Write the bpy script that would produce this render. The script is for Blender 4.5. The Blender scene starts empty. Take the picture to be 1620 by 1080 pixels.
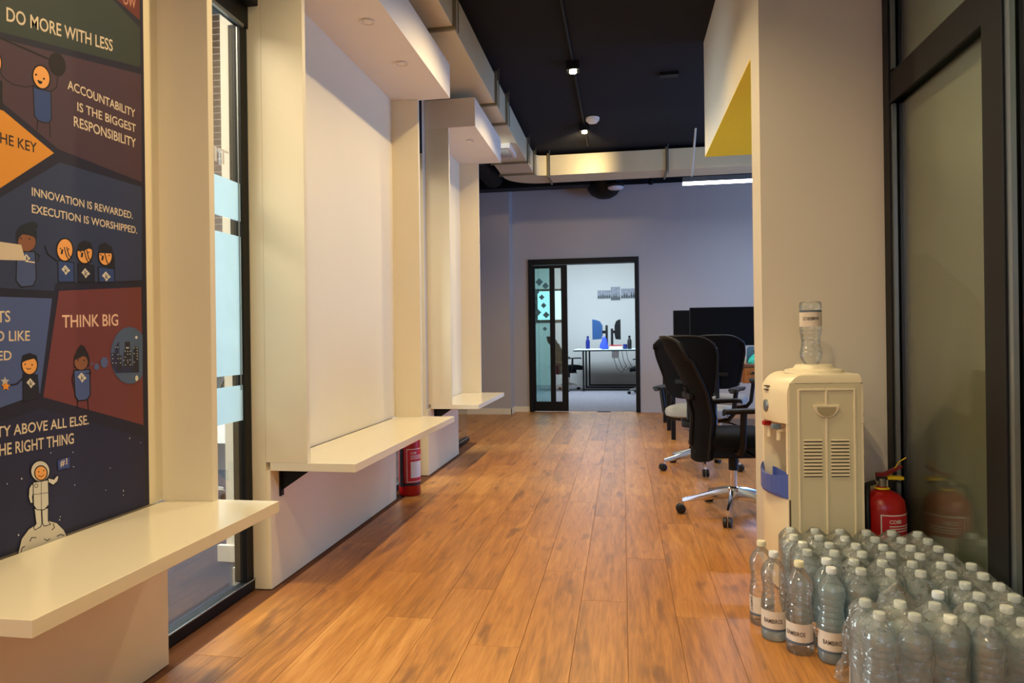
import bpy, bmesh, math, random
from mathutils import Vector, Matrix
random.seed(7)
PI = math.pi
SC = bpy.context.scene
COL = SC.collection

# ---------------------------------------------------------------- camera, world, exposure
F, H, VX, VY, ROLL = 1080.0, 1.12, 985.0, 530.0, 0.013
PY0 = VY + ROLL * (VX - 810)
YAW = math.atan((VX - 810) / F)
FW = Vector((-math.sin(YAW), math.cos(YAW), 0)); RT = Vector((math.cos(YAW), math.sin(YAW), 0)); UPV = Vector((0, 0, 1))
CR = RT * math.cos(ROLL) - UPV * math.sin(ROLL)
CU = UPV * math.cos(ROLL) + RT * math.sin(ROLL)
CAM = Vector((0, 0, H))
cd = bpy.data.cameras.new('camera'); cam = bpy.data.objects.new('camera', cd); COL.objects.link(cam)
cd.sensor_width = 36; cd.lens = 36 * F / 1620; cd.clip_start = 0.05; cd.clip_end = 100
cd.shift_y = -(540 - PY0) / 1620.0
m = Matrix((CR, CU, -FW)).transposed().to_4x4(); m.translation = CAM
cam.matrix_world = m
SC.camera = cam
SC.view_settings.view_transform = 'Standard'; SC.view_settings.look = 'None'
SC.view_settings.gamma = 1; SC.view_settings.use_curve_mapping = False
SC.view_settings.exposure = 0.12
SC.cycles.transparent_max_bounces = 48
SC.cycles.max_bounces = 12
w = bpy.data.worlds.new('world'); SC.world = w; w.use_nodes = True
w.node_tree.nodes['Background'].inputs[0].default_value = (0.80, 0.86, 1.0, 1)
w.node_tree.nodes['Background'].inputs[1].default_value = 0.07

def area(name, loc, direction, sx, sy, power, color):
    l = bpy.data.lights.new(name, 'AREA'); l.shape = 'RECTANGLE'; l.size = sx; l.size_y = sy
    l.energy = power; l.color = color
    o = bpy.data.objects.new(name, l); COL.objects.link(o); o.location = loc
    o.rotation_euler = Vector(direction).to_track_quat('-Z', 'Y').to_euler()
    return o
SPOT_X = -0.39
SPOT_Y = (-1.18, 0.58, 2.34, 4.10, 5.86, 7.62)
SPOT_W = 145.0
WARM = (1.0, 0.78, 0.44)
DAY = (0.19, 0.43, 1.0)
for y in SPOT_Y:
    l = bpy.data.lights.new('ceiling_spot_light', 'SPOT'); l.energy = SPOT_W * (1.0 if y > 1 else 1.15); l.color = WARM
    l.spot_size = math.radians(136); l.spot_blend = 0.55; l.shadow_soft_size = 0.035
    o = bpy.data.objects.new('ceiling_spot_light', l); COL.objects.link(o); o.location = (SPOT_X, y, 3.365)
area('assumed_office_daylight', (4.7, 5.6, 1.35), (-1, 0.05, -0.05), 2.6, 1.5, 150, DAY)  # assumed daylight from the right, unseen; no window is built for it
area('assumed_office_daylight_rear', (5.3, 8.6, 2.0), (-1, 0.12, 0), 2.2, 1.8, 42, DAY)  # further assumed daylight, also without a window, turns the back wall's right side blue
area('assumed_left_room_daylight', (-5.6, 4.0, 1.7), (1, 0, 0), 3.5, 1.8, 620, (0.74, 0.90, 1.0))  # assumed daylight behind the frosted film; the far wall has no window
area('added_left_room_light', (-3.0, 1.8, 3.3), (0.25, 0.2, -1), 1.6, 1.6, 120, (1.0, 0.86, 0.66))  # added without a fixture, to brighten the column and room behind the glass
area('assumed_rear_room_light', (-0.6, 13.2, 3.0), (0, 0.25, -1), 2.5, 2.0, 330, (0.62, 0.84, 1.0))  # assumed cool light for the rear room, no ceiling lamp modelled
area('corridor_fill_light', (0.2, -2.3, 1.9), (0, 1, -0.1), 2.4, 1.8, 20, (0.50, 0.64, 1.0))  # unseen fill behind the viewer, tinted blue for the panel under the near bench
l = bpy.data.lights.new('added_duct_spot_light', 'SPOT'); l.energy = 30; l.color = WARM; l.spot_size = math.radians(75); l.spot_blend = 0.8; l.shadow_soft_size = 0.03
o = bpy.data.objects.new('added_duct_spot_light', l); COL.objects.link(o); o.location = (SPOT_X, 7.69, 3.36); o.rotation_euler = Vector((-0.18, 0.95, -0.07)).to_track_quat('-Z', 'Y').to_euler()  # extra beam added at the farthest spotlight to brighten the turned duct

# ---------------------------------------------------------------- pixel helpers (photograph to real planes)
def ray(x, y): return FW + CR * ((x - 810) / F) - CU * ((y - PY0) / F)
def onz(x, y, z=0.0):
    r = ray(x, y); return CAM + r * ((z - H) / r.z)
def onx(x, y, X):
    r = ray(x, y); return CAM + r * (X / r.x)
def ony(x, y, Y):
    r = ray(x, y); return CAM + r * (Y / r.y)

# ---------------------------------------------------------------- materials
def srgb(r, g, b):
    f = lambda c: (c / 255 / 12.92) if c <= 10.3 else ((c / 255 + 0.055) / 1.055) ** 2.4
    return (f(r), f(g), f(b), 1)
def setp(b, **k):
    for n, v in k.items():
        n = n.replace('_', ' ')
        if n in b.inputs: b.inputs[n].default_value = v
def mat(name, col, rough=0.5, metal=0.0, var=0.06, scale=6.0, bump=0.0, bscale=60, spec=0.5, coat=0.0, emit=None, es=0.0):
    m = bpy.data.materials.new(name); m.use_nodes = True
    nt = m.node_tree; b = nt.nodes['Principled BSDF']
    setp(b, Base_Color=col, Roughness=rough, Metallic=metal, Specular_IOR_Level=spec, Coat_Weight=coat)
    if emit: setp(b, Emission_Color=emit, Emission_Strength=es)
    tc = nt.nodes.new('ShaderNodeTexCoord')
    if var > 0:
        n = nt.nodes.new('ShaderNodeTexNoise'); n.inputs['Scale'].default_value = scale; n.inputs['Detail'].default_value = 4
        nt.links.new(tc.outputs['Object'], n.inputs['Vector'])
        mx = nt.nodes.new('ShaderNodeMix'); mx.data_type = 'RGBA'
        mx.inputs[6].default_value = tuple(c * (1 - var) for c in col[:3]) + (1,)
        mx.inputs[7].default_value = tuple(min(1, c * (1 + var)) for c in col[:3]) + (1,)
        nt.links.new(n.outputs['Fac'], mx.inputs[0]); nt.links.new(mx.outputs[2], b.inputs['Base Color'])
    if bump > 0:
        n2 = nt.nodes.new('ShaderNodeTexNoise'); n2.inputs['Scale'].default_value = bscale; n2.inputs['Detail'].default_value = 3
        nt.links.new(tc.outputs['Object'], n2.inputs['Vector'])
        bp = nt.nodes.new('ShaderNodeBump'); bp.inputs['Strength'].default_value = bump; bp.inputs['Distance'].default_value = 0.01
        nt.links.new(n2.outputs['Fac'], bp.inputs['Height']); nt.links.new(bp.outputs['Normal'], b.inputs['Normal'])
    return m
def clear(name, tint, gloss=0.06, rough=0.03, milk=0.0, milkcol=(0.9, 0.92, 0.9, 1), noise=0.0, nscale=25, bump=0.0, fres=0.7):
    """thin clear sheet: transparent + fresnel gloss + a little milky scattering"""
    m = bpy.data.materials.new(name); m.use_nodes = True
    nt = m.node_tree; nt.nodes.clear(); N = nt.nodes.new; L = nt.links.new
    out = N('ShaderNodeOutputMaterial'); tr = N('ShaderNodeBsdfTransparent'); tr.inputs[0].default_value = tint
    gl = N('ShaderNodeBsdfGlossy'); gl.inputs['Roughness'].default_value = rough
    lw = N('ShaderNodeLayerWeight'); lw.inputs[0].default_value = 0.28
    ml = N('ShaderNodeMath'); ml.operation = 'MULTIPLY_ADD'; ml.inputs[1].default_value = fres; ml.inputs[2].default_value = gloss
    L(lw.outputs['Fresnel'], ml.inputs[0])
    mx = N('ShaderNodeMixShader'); L(ml.outputs[0], mx.inputs[0]); 
    base = tr
    if milk > 0:
        df = N('ShaderNodeBsdfDiffuse'); df.inputs[0].default_value = milkcol
        tl = N('ShaderNodeBsdfTranslucent'); tl.inputs[0].default_value = milkcol
        a = N('ShaderNodeMixShader'); a.inputs[0].default_value = 0.5; L(df.outputs[0], a.inputs[1]); L(tl.outputs[0], a.inputs[2])
        m2 = N('ShaderNodeMixShader'); L(tr.outputs[0], m2.inputs[1]); L(a.outputs[0], m2.inputs[2])
        m2.inputs[0].default_value = milk
        if noise > 0:
            tc = N('ShaderNodeTexCoord'); n = N('ShaderNodeTexNoise'); n.inputs['Scale'].default_value = nscale; n.inputs['Detail'].default_value = 3
            L(tc.outputs['Object'], n.inputs['Vector'])
            mr = N('ShaderNodeMapRange'); mr.inputs[3].default_value = max(0, milk - noise); mr.inputs[4].default_value = milk + noise
            mr.inputs[1].default_value = 0.3; mr.inputs[2].default_value = 0.7
            L(n.outputs['Fac'], mr.inputs[0]); L(mr.outputs[0], m2.inputs[0])
        base = m2
    if bump > 0:
        tc = N('ShaderNodeTexCoord'); n = N('ShaderNodeTexNoise'); n.inputs['Scale'].default_value = 32; n.inputs['Detail'].default_value = 3
        L(tc.outputs['Object'], n.inputs['Vector'])
        bp = N('ShaderNodeBump'); bp.inputs['Strength'].default_value = bump; bp.inputs['Distance'].default_value = 0.02
        L(n.outputs['Fac'], bp.inputs['Height']); L(bp.outputs['Normal'], gl.inputs['Normal'])
    L(base.outputs[0], mx.inputs[1]); L(gl.outputs[0], mx.inputs[2]); L(mx.outputs[0], out.inputs[0])
    return m
def emis(name, col, s):
    m = bpy.data.materials.new(name); m.use_nodes = True
    nt = m.node_tree; nt.nodes.clear(); e = nt.nodes.new('ShaderNodeEmission'); o = nt.nodes.new('ShaderNodeOutputMaterial')
    e.inputs[0].default_value = col; e.inputs[1].default_value = s; nt.links.new(e.outputs[0], o.inputs[0]); return m
def wood_plank():
    m = bpy.data.materials.new('oak_plank'); m.use_nodes = True
    nt = m.node_tree; b = nt.nodes['Principled BSDF']; N = nt.nodes.new; L = nt.links.new
    ge = N('ShaderNodeNewGeometry'); oi = N('ShaderNodeObjectInfo')
    add = N('ShaderNodeVectorMath'); add.operation = 'ADD'
    cmb = N('ShaderNodeCombineXYZ'); mu = N('ShaderNodeMath'); mu.operation = 'MULTIPLY'; mu.inputs[1].default_value = 37.0
    L(oi.outputs['Random'], mu.inputs[0]); L(mu.outputs[0], cmb.inputs[1]); L(mu.outputs[0], cmb.inputs[2])
    L(ge.outputs['Position'], add.inputs[0]); L(cmb.outputs[0], add.inputs[1])
    mp = N('ShaderNodeMapping'); mp.inputs['Scale'].default_value = (9.0, 1.0, 1.0); L(add.outputs[0], mp.inputs[0])
    big = N('ShaderNodeTexNoise'); big.inputs['Scale'].default_value = 1.6; big.inputs['Detail'].default_value = 5; big.inputs['Distortion'].default_value = 1.2
    L(mp.outputs[0], big.inputs['Vector'])
    mp2 = N('ShaderNodeMapping'); mp2.inputs['Scale'].default_value = (34.0, 2.2, 1.0); L(add.outputs[0], mp2.inputs[0])
    fine = N('ShaderNodeTexNoise'); fine.inputs['Scale'].default_value = 3.0; fine.inputs['Detail'].default_value = 6; fine.inputs['Distortion'].default_value = 0.6
    L(mp2.outputs[0], fine.inputs['Vector'])
    knot = N('ShaderNodeTexNoise'); knot.inputs['Scale'].default_value = 3.6; knot.inputs['Detail'].default_value = 2
    mp3 = N('ShaderNodeMapping'); mp3.inputs['Scale'].default_value = (3.2, 0.9, 1.0); L(add.outputs[0], mp3.inputs[0]); L(mp3.outputs[0], knot.inputs['Vector'])
    kr = N('ShaderNodeMapRange'); kr.inputs[1].default_value = 0.61; kr.inputs[2].default_value = 0.73; L(knot.outputs['Fac'], kr.inputs[0])
    cr = N('ShaderNodeValToRGB'); e = cr.color_ramp.elements
    e[0].position = 0.30; e[0].color = srgb(138, 88, 40); e[1].position = 0.72; e[1].color = srgb(206, 145, 76)
    mid = cr.color_ramp.elements.new(0.52); mid.color = srgb(182, 120, 56)
    sm = N('ShaderNodeMix'); sm.data_type = 'FLOAT'; sm.inputs[0].default_value = 0.45
    L(big.outputs['Fac'], sm.inputs[2]); L(fine.outputs['Fac'], sm.inputs[3])
    rnd = N('ShaderNodeMath'); rnd.operation = 'MULTIPLY_ADD'; rnd.inputs[1].default_value = 0.16; rnd.inputs[2].default_value = -0.08
    L(oi.outputs['Random'], rnd.inputs[0])
    s2 = N('ShaderNodeMath'); s2.operation = 'ADD'; L(sm.outputs[0], s2.inputs[0]); L(rnd.outputs[0], s2.inputs[1])
    L(s2.outputs[0], cr.inputs[0])
    km = N('ShaderNodeMix'); km.data_type = 'RGBA'; km.inputs[7].default_value = srgb(98, 60, 36)
    kf = N('ShaderNodeMath'); kf.operation = 'MULTIPLY'; kf.inputs[1].default_value = 0.6; L(kr.outputs[0], kf.inputs[0]); L(kf.outputs[0], km.inputs[0])
    L(cr.outputs[0], km.inputs[6]); L(km.outputs[2], b.inputs['Base Color'])
    bp = N('ShaderNodeBump'); bp.inputs['Strength'].default_value = 0.10; bp.inputs['Distance'].default_value = 0.004
    L(fine.outputs['Fac'], bp.inputs['Height']); L(bp.outputs['Normal'], b.inputs['Normal'])
    setp(b, Roughness=0.36, Specular_IOR_Level=0.5)
    return m
M = {}
M['wall'] = mat('painted_wall', srgb(214, 205, 190), 0.75, var=0.03, scale=2, bump=0.04, bscale=120)
M['greywall'] = mat('grey_painted_wall', srgb(178, 171, 166), 0.85, var=0.03, scale=2, bump=0.04, bscale=120)
M['lam'] = mat('cream_laminate', srgb(232, 219, 190), 0.45, var=0.02, scale=3, bump=0.02, bscale=200)
M['gloss'] = mat('white_gloss_laminate', srgb(232, 222, 198), 0.22, var=0.015, scale=3, coat=0.2)
M['soffit'] = mat('white_plasterboard', srgb(238, 226, 208), 0.7, var=0.02)
M['ceil'] = mat('midnight_ceiling_paint', srgb(8, 6, 14), 0.95, var=0.25, scale=1.5, bump=0.15, bscale=30)
M['blk'] = mat('black_frame_metal', srgb(13, 12, 12), 0.5, var=0.1, spec=0.3)
M['blkpl'] = mat('black_plastic', srgb(8, 8, 9), 0.5, spec=0.3, var=0.15)
M['mesh'] = mat('black_chair_mesh', srgb(6, 6, 9), 0.9, spec=0.2, var=0.3, scale=90, bump=0.3, bscale=300)
M['greyseat'] = mat('grey_fabric', srgb(150, 146, 138), 0.9, var=0.1, scale=80, bump=0.2, bscale=250)
M['chrome'] = mat('polished_aluminium', srgb(215, 212, 206), 0.16, metal=1.0, var=0.03)
M['steel'] = mat('galvanised_duct', srgb(228, 214, 178), 0.42, metal=0.18, var=0.08, scale=3)
M['flange'] = mat('duct_flange_steel', srgb(150, 140, 112), 0.4, metal=0.7, var=0.1)
M['alu'] = mat('brushed_aluminium', srgb(150, 156, 158), 0.35, metal=0.9, var=0.05)
M['plank'] = wood_plank()
M['joint'] = mat('dark_joint', srgb(104, 62, 32), 0.9)
M['carpet'] = mat('navy_carpet', srgb(16, 15, 34), 0.95, var=0.3, scale=40, bump=0.4, bscale=200)
M['gcarpet'] = mat('grey_carpet', srgb(120, 112, 118), 0.95, var=0.3, scale=12, bump=0.3, bscale=200)
M['yellow'] = mat('yellow_paint', srgb(252, 212, 12), 0.7, var=0.02)
M['glass'] = clear('window_glass', (0.90, 0.93, 0.91, 1), 0.05, 0.01)
M['glassl'] = clear('slot_glass', (0.96, 0.97, 0.96, 1), 0.015, 0.01, fres=0.25)
M['tglass'] = clear('tinted_glass', (0.62, 0.82, 0.80, 1), 0.05, 0.02)
M['frost'] = clear('frosted_film', (0.5, 0.6, 0.62, 1), 0.03, 0.2, milk=0.72, milkcol=(0.80, 0.95, 1.0, 1), noise=0.05, nscale=4)
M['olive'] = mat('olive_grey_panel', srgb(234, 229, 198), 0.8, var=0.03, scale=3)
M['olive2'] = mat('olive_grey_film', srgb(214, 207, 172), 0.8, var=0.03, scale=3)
M['pet'] = clear('clear_pet_bottle', (0.97, 0.985, 0.985, 1), 0.07, 0.07, milk=0.10, milkcol=(0.90, 0.96, 0.96, 1), bump=0.15)
M['water'] = clear('water', (0.93, 0.97, 0.98, 1), 0.03, 0.02, milk=0.42, milkcol=(0.76, 0.94, 0.99, 1))
M['cap'] = mat('white_bottle_cap', srgb(226, 232, 232), 0.4, var=0.03)
M['creamcap'] = mat('cream_bottle_cap', srgb(232, 226, 190), 0.4, var=0.03)
M['wrap'] = clear('shrink_film', (0.97, 0.98, 0.97, 1), 0.10, 0.07, milk=0.15, milkcol=(0.92, 0.96, 0.92, 1), noise=0.12, nscale=22, bump=1.0)
M['label'] = mat('bottle_label_paper', srgb(222, 208, 192), 0.6, var=0.05, scale=60)
M['labelprint'] = mat('label_print', srgb(60, 48, 40), 0.7)
M['labelband'] = mat('label_blue_band', srgb(88, 100, 116), 0.6)
M['cream'] = mat('cream_plastic', srgb(236, 222, 190), 0.38, var=0.02, spec=0.5)
M['creamd'] = mat('cream_plastic_shell', srgb(214, 204, 172), 0.5, var=0.03)
M['shadowgap'] = mat('dark_gap', srgb(66, 60, 46), 0.9)
M['traybl'] = mat('blue_drip_tray_plastic', srgb(72, 96, 178), 0.4, var=0.05)
M['red'] = mat('red_enamel', srgb(168, 14, 16), 0.28, var=0.08, coat=0.3)
M['dred'] = mat('dark_red_handle', srgb(120, 16, 14), 0.4)
M['redlab'] = mat('red_label', srgb(190, 28, 40), 0.5)
M['white'] = mat('white_print', srgb(226, 222, 214), 0.6, var=0.02)
M['rub'] = mat('black_rubber', srgb(14, 14, 14), 0.45, var=0.1)
M['ytag'] = mat('yellow_plastic_tag', srgb(224, 190, 20), 0.4)
M['brass'] = mat('nickel_valve', srgb(180, 172, 160), 0.3, metal=0.9)
M['screen'] = mat('dark_screen', srgb(3, 3, 4), 0.6, spec=0.15, var=0.05)
M['brown'] = mat('brown_desk_board', srgb(120, 74, 42), 0.5, var=0.2, scale=10)
M['orangew'] = mat('orange_drawer_wood', srgb(176, 104, 34), 0.45, var=0.2, scale=8)
M['teal'] = mat('turquoise_plastic_bag', srgb(30, 200, 196), 0.5, var=0.15, scale=30)
M['blue'] = mat('bright_blue_fabric', srgb(40, 66, 190), 0.6, var=0.2, scale=30)
M['bluebot'] = mat('navy_bottle', srgb(28, 38, 110), 0.3)
M['deskw'] = mat('pale_desk_top', srgb(196, 206, 208), 0.5)
M['photo'] = mat('photo_grey', srgb(120, 116, 124), 0.6, var=0.9, scale=28)
M['sill'] = mat('reflective_strip', srgb(170, 180, 190), 0.2, metal=0.8)
M['slat'] = mat('brown_blind_slat', srgb(62, 34, 24), 0.5, var=0.1)
M['slatedge'] = mat('pale_slat_edge', srgb(140, 122, 110), 0.6)
M['bulb'] = emis('warm_bulb', (1.0, 0.86, 0.55, 1), 22.0)
M['tube'] = emis('linear_tube', (0.93, 0.96, 1.0, 1), 9.0)
M['daywin'] = emis('daylit_window', (0.55, 0.90, 1.0, 1), 1.6)
M['litdisc'] = mat('white_lens', srgb(215, 215, 222), 0.4)

# ---------------------------------------------------------------- mesh helpers
class MB:
    def __init__(s): s.v = []; s.f = []; s.m = []; s.mi = 0
    def add(s, vs, fs):
        n = len(s.v); s.v += [tuple(v) for v in vs]
        for f in fs: s.f.append(tuple(i + n for i in f)); s.m.append(s.mi)
        return s
    def box(s, a, b):
        x0, y0, z0 = (min(a[i], b[i]) for i in range(3)); x1, y1, z1 = (max(a[i], b[i]) for i in range(3))
        return s.add([(x0, y0, z0), (x1, y0, z0), (x1, y1, z0), (x0, y1, z0), (x0, y0, z1), (x1, y0, z1), (x1, y1, z1), (x0, y1, z1)],
                     [(0, 3, 2, 1), (4, 5, 6, 7), (0, 1, 5, 4), (1, 2, 6, 5), (2, 3, 7, 6), (3, 0, 4, 7)])
    def rings(s, rs, cap0=True, cap1=True, closed=True):
        n = len(rs[0]); vs = [p for r in rs for p in r]; fs = []
        for i in range(len(rs) - 1):
            for j in range(n if closed else n - 1):
                k = (j + 1) % n; fs.append((i * n + j, i * n + k, (i + 1) * n + k, (i + 1) * n + j))
        if cap0: fs.append(tuple(reversed(range(n))))
        if cap1: fs.append(tuple((len(rs) - 1) * n + j for j in range(n)))
        return s.add(vs, fs)
    def lathe(s, prof, c=(0, 0, 0), n=20, cap0=True, cap1=True):
        rs = [[(c[0] + r * math.cos(2 * PI * j / n), c[1] + r * math.sin(2 * PI * j / n), c[2] + z) for j in range(n)] for r, z in prof]
        return s.rings(rs, cap0, cap1)
    def tube(s, pts, r, n=8, taper=None):
        P = [Vector(p) for p in pts]; rs = []
        prev = None
        for i, p in enumerate(P):
            t = (P[min(i + 1, len(P) - 1)] - P[max(i - 1, 0)]).normalized()
            if prev is None:
                a = t.orthogonal().normalized()
            else:
                a = (prev - t * prev.dot(t)).normalized()
            prev = a; b = t.cross(a)
            q = r if taper is None else r + (taper - r) * i / (len(P) - 1)
            rs.append([tuple(p + a * math.cos(2 * PI * j / n) * q + b * math.sin(2 * PI * j / n) * q) for j in range(n)])
        return s.rings(rs)
    def prism(s, poly, axis, a, b):
        """poly in the two other axes in order"""
        def P(u, v, t): return {'x': (t, u, v), 'y': (u, t, v), 'z': (u, v, t)}[axis]
        return s.rings([[P(u, v, a) for u, v in poly], [P(u, v, b) for u, v in poly]])
    def build(s, name, mats, parent=None, smooth=False, bevel=0.0, world=True, seg=2):
        me = bpy.data.meshes.new(name)
        vs = s.v
        if parent is not None and world:
            o = Vector((0, 0, 0)); q = parent
            while q is not None: o += q.location; q = q.parent
            vs = [(v[0] - o.x, v[1] - o.y, v[2] - o.z) for v in vs]
        me.from_pydata(vs, [], s.f)
        if not isinstance(mats, (list, tuple)): mats = [mats]
        for mm in mats: me.materials.append(mm)
        for p, k in zip(me.polygons, s.m): p.material_index = k
        bm = bmesh.new(); bm.from_mesh(me)
        bmesh.ops.recalc_face_normals(bm, faces=bm.faces)
        if bevel > 0:
            bmesh.ops.bevel(bm, geom=list(bm.edges), offset=bevel, segments=seg, affect='EDGES', profile=0.5, clamp_overlap=True)
        bm.to_mesh(me); bm.free()
        if smooth:
            for p in me.polygons: p.use_smooth = True
            try: me.set_sharp_from_angle(angle=math.radians(40))
            except Exception: pass
        ob = bpy.data.objects.new(name, me); COL.objects.link(ob)
        if parent is not None: ob.parent = parent
        return ob
def tag(o, label=None, cat=None, group=None, kind=None):
    if label: o['label'] = label
    if cat: o['category'] = cat
    if group: o['group'] = group
    if kind: o['kind'] = kind
    return o
def thing(name, loc, label, cat, group=None):
    o = bpy.data.objects.new(name, None); COL.objects.link(o); o.location = loc; o.empty_display_size = 0.1
    return tag(o, label, cat, group)
def struct(o, label=None):
    o['kind'] = 'structure'
    if label: o['label'] = label
    return o
def bx(name, a, b, mt, parent=None, bevel=0.0, **k): return MB().box(a, b).build(name, mt, parent, bevel=bevel, **k)
def copy_tree(o, parent=None):
    c = o.copy(); COL.objects.link(c)
    if parent is not None: c.parent = parent
    for ch in list(o.children): copy_tree(ch, c)
    return c
def text_mesh(s, size=1.0):
    cu = bpy.data.curves.new('t', 'FONT'); cu.body = s; cu.size = size; cu.resolution_u = 3; cu.offset = 0.012
    to = bpy.data.objects.new('t', cu); COL.objects.link(to)
    dg = bpy.context.evaluated_depsgraph_get(); me = bpy.data.meshes.new_from_object(to.evaluated_get(dg))
    vs = [v.co.copy() for v in me.vertices]; fs = [tuple(p.vertices) for p in me.polygons]
    bpy.data.objects.remove(to); bpy.data.curves.remove(cu); bpy.data.meshes.remove(me)
    x0 = min(v.x for v in vs); x1 = max(v.x for v in vs)
    return [(v.x - x0) / (x1 - x0) for v in vs], [v.y / (0.70 * size) for v in vs], fs

# ================================================================= SETTING
CZ = 3.46
XW = -1.57      # corridor face of the left wall
XG = -1.66      # glass plane left
XR = 1.24       # glass plane right
# ---- floor
fl = struct(bx('floor', (-5.8, -2.6, -0.10), (5.6, 10.05, -0.006), M['joint']))
PW, PL, GAP = 0.192, 1.36, 0.0012
plank_mesh = None; npk = 0
bmx = MB(); bev = 0.0006
bmx.rings([[(0, 0, -0.006), (PW - GAP, 0, -0.006), (PW - GAP, PL - GAP, -0.006), (0, PL - GAP, -0.006)],
           [(0, 0, -bev), (PW - GAP, 0, -bev), (PW - GAP, PL - GAP, -bev), (0, PL - GAP, -bev)],
           [(bev, bev, 0), (PW - GAP - bev, bev, 0), (PW - GAP - bev, PL - GAP - bev, 0), (bev, PL - GAP - bev, 0)]])
proto = bmx.build('plank', M['plank'], fl, world=False)
offs = [0.0, 0.52, 0.95, 0.30, 0.80, 0.12, 1.10, 0.62]
first = True
for ci in range(-13, 16):
    x = 0.005 + ci * PW
    off = offs[ci % 8] * 1.0 + (ci * 0.137) % 0.3
    for ri in range(-2, 9):
        y = ri * PL + off - 0.6
        y0, y1 = y, y + PL
        if y0 > 10.0 or y1 < -1.4: continue
        if x < -1.72 and y0 < 7.0: continue
        if x > 1.22 and (y1 < 3.9): continue
        if x > 1.1 and y1 < 2.0: continue
        if x > 1.9 and y1 < 6: continue
        if x > 2.6: continue
        if first: p = proto; first = False
        else: p = proto.copy(); COL.objects.link(p); p.parent = fl
        p.location = (x, y, 0); npk += 1
print('planks', npk)
# carpet in the left room and rear room
struct(bx('floor', (-5.8, -2.6, -0.006), (XG - 0.02, 6.9, 0.004), M['carpet']), 'navy carpet behind the left glass')
struct(bx('floor', (-3.4, 10.17, -0.10), (2.8, 15.6, 0.002), M['gcarpet']), 'grey carpet of the rear room')
# ---- ceiling
cl = struct(bx('ceiling', (-5.8, -2.6, CZ), (5.6, 10.05, CZ + 0.12), M['ceil']))
struct(bx('ceiling', (-3.4, 10.17, 3.1), (2.8, 15.6, 3.2), M['soffit']), 'pale ceiling of the rear room')
# ---- left wall pieces
struct(bx('wall_left', (-1.74, -2.5, 0), (-1.59, 2.13, CZ), M['wall']), 'wall behind the near niche')
struct(bx('wall_left', (-1.64, 2.87, 0), (-1.59, 4.56, CZ), M['wall']), 'wall behind the middle niche')
struct(bx('wall_left', (-1.64, 5.39, 0), (-1.59, 6.36, CZ), M['wall']), 'wall behind the far niche')
# aprons under the ledges
struct(bx('trim_1', (-1.59, 0.2, 0), (XW, 2.147, 0.531), M['lam']), 'smooth apron panel below the near bench')
struct(bx('trim_2', (-1.655, 2.853, 0), (XW, 4.565, 0.531), M['lam']), 'smooth apron panel below the middle bench')
struct(bx('trim_3', (-1.655, 5.372, 0), (XW, 6.40, 0.531), M['lam']), 'smooth apron panel below the far bench')
struct(bx('trim_4', (-1.655, 2.85, 0), (-1.5895, 2.87, CZ), M['lam']), 'narrow upright panel beside the near window')
struct(bx('trim_5', (-1.655, 5.37, 0), (-1.5895, 5.39, CZ), M['lam']), 'narrow upright panel beside the second window')
# ---- glazed slots in the left wall
def slot(n, y0, y1, far_post=True, bands=False):
    f = MB().box((XG - 0.03, y0, 0), (XG + 0.012, y1, 0.045)).box((XG - 0.03, y0, 2.52), (XG + 0.012, y1, 2.62))
    if far_post: f.box((XG - 0.055, y1 - 0.055, 0.045), (XG + 0.004, y1, 2.52))
    f.box((XG - 0.03, y0, 0.045), (XG + 0.005, y0 + 0.03, 2.52))
    o = struct(f.build('window_%d' % n, M['blk'], bevel=0.002), 'black framed glazed slot')
    MB().box((XG - 0.012, y0 + 0.03, 0.045), (XG - 0.006, y1 - (0.055 if far_post else 0), 2.52)).build('pane', M['glassl'], o)
    MB().box((XG + 0.012, y0, 0.045), (XG + 0.016, y1, 0.05)).build('glazing_strip', M['sill'], o)
    return o
w1 = slot(1, 2.12, 2.85)
MB().box((XG - 0.07, 2.12, 2.62), (-1.60, 2.885, 2.80)).build('header_box', M['blk'], w1, bevel=0.004)
MB().box((XG + 0.005, 2.12, 2.505), (XG + 0.02, 2.80, 2.52)).build('header_strip', M['alu'], w1)
MB().box((XG - 0.004, 2.776, 0.9), (XG + 0.001, 2.779, 2.50)).build('seal_strip', M['alu'], w1)
for za, zb in ((1.645, 1.812), (0.968, 1.577), (0.766, 0.921)):
    MB().box((XG - 0.0055, 2.15, za), (XG - 0.0045, 2.80, zb)).build('frosted_film', M['frost'], w1)
struct(bx('wall_left', (XG - 0.03, 2.13, 2.80), (-1.59, 2.87, CZ), M['ceil']), 'dark bulkhead above the near window')
w2 = slot(2, 4.57, 5.37)
struct(bx('wall_left', (XG - 0.03, 4.57, 2.62), (-1.59, 5.37, CZ), M['ceil']), 'dark bulkhead above the second window')
w3 = slot(3, 6.40, 7.21, far_post=False)
# letters on the near pane
xs, ys, fs = text_mesh('DIT')
lt = MB(); lt.add([(XG - 0.0035, 2.505 + u * 0.20, 1.868 + v * 0.062) for u, v in zip(xs, ys)], fs)
lt.build('lettering', M['white'], w1)
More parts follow.
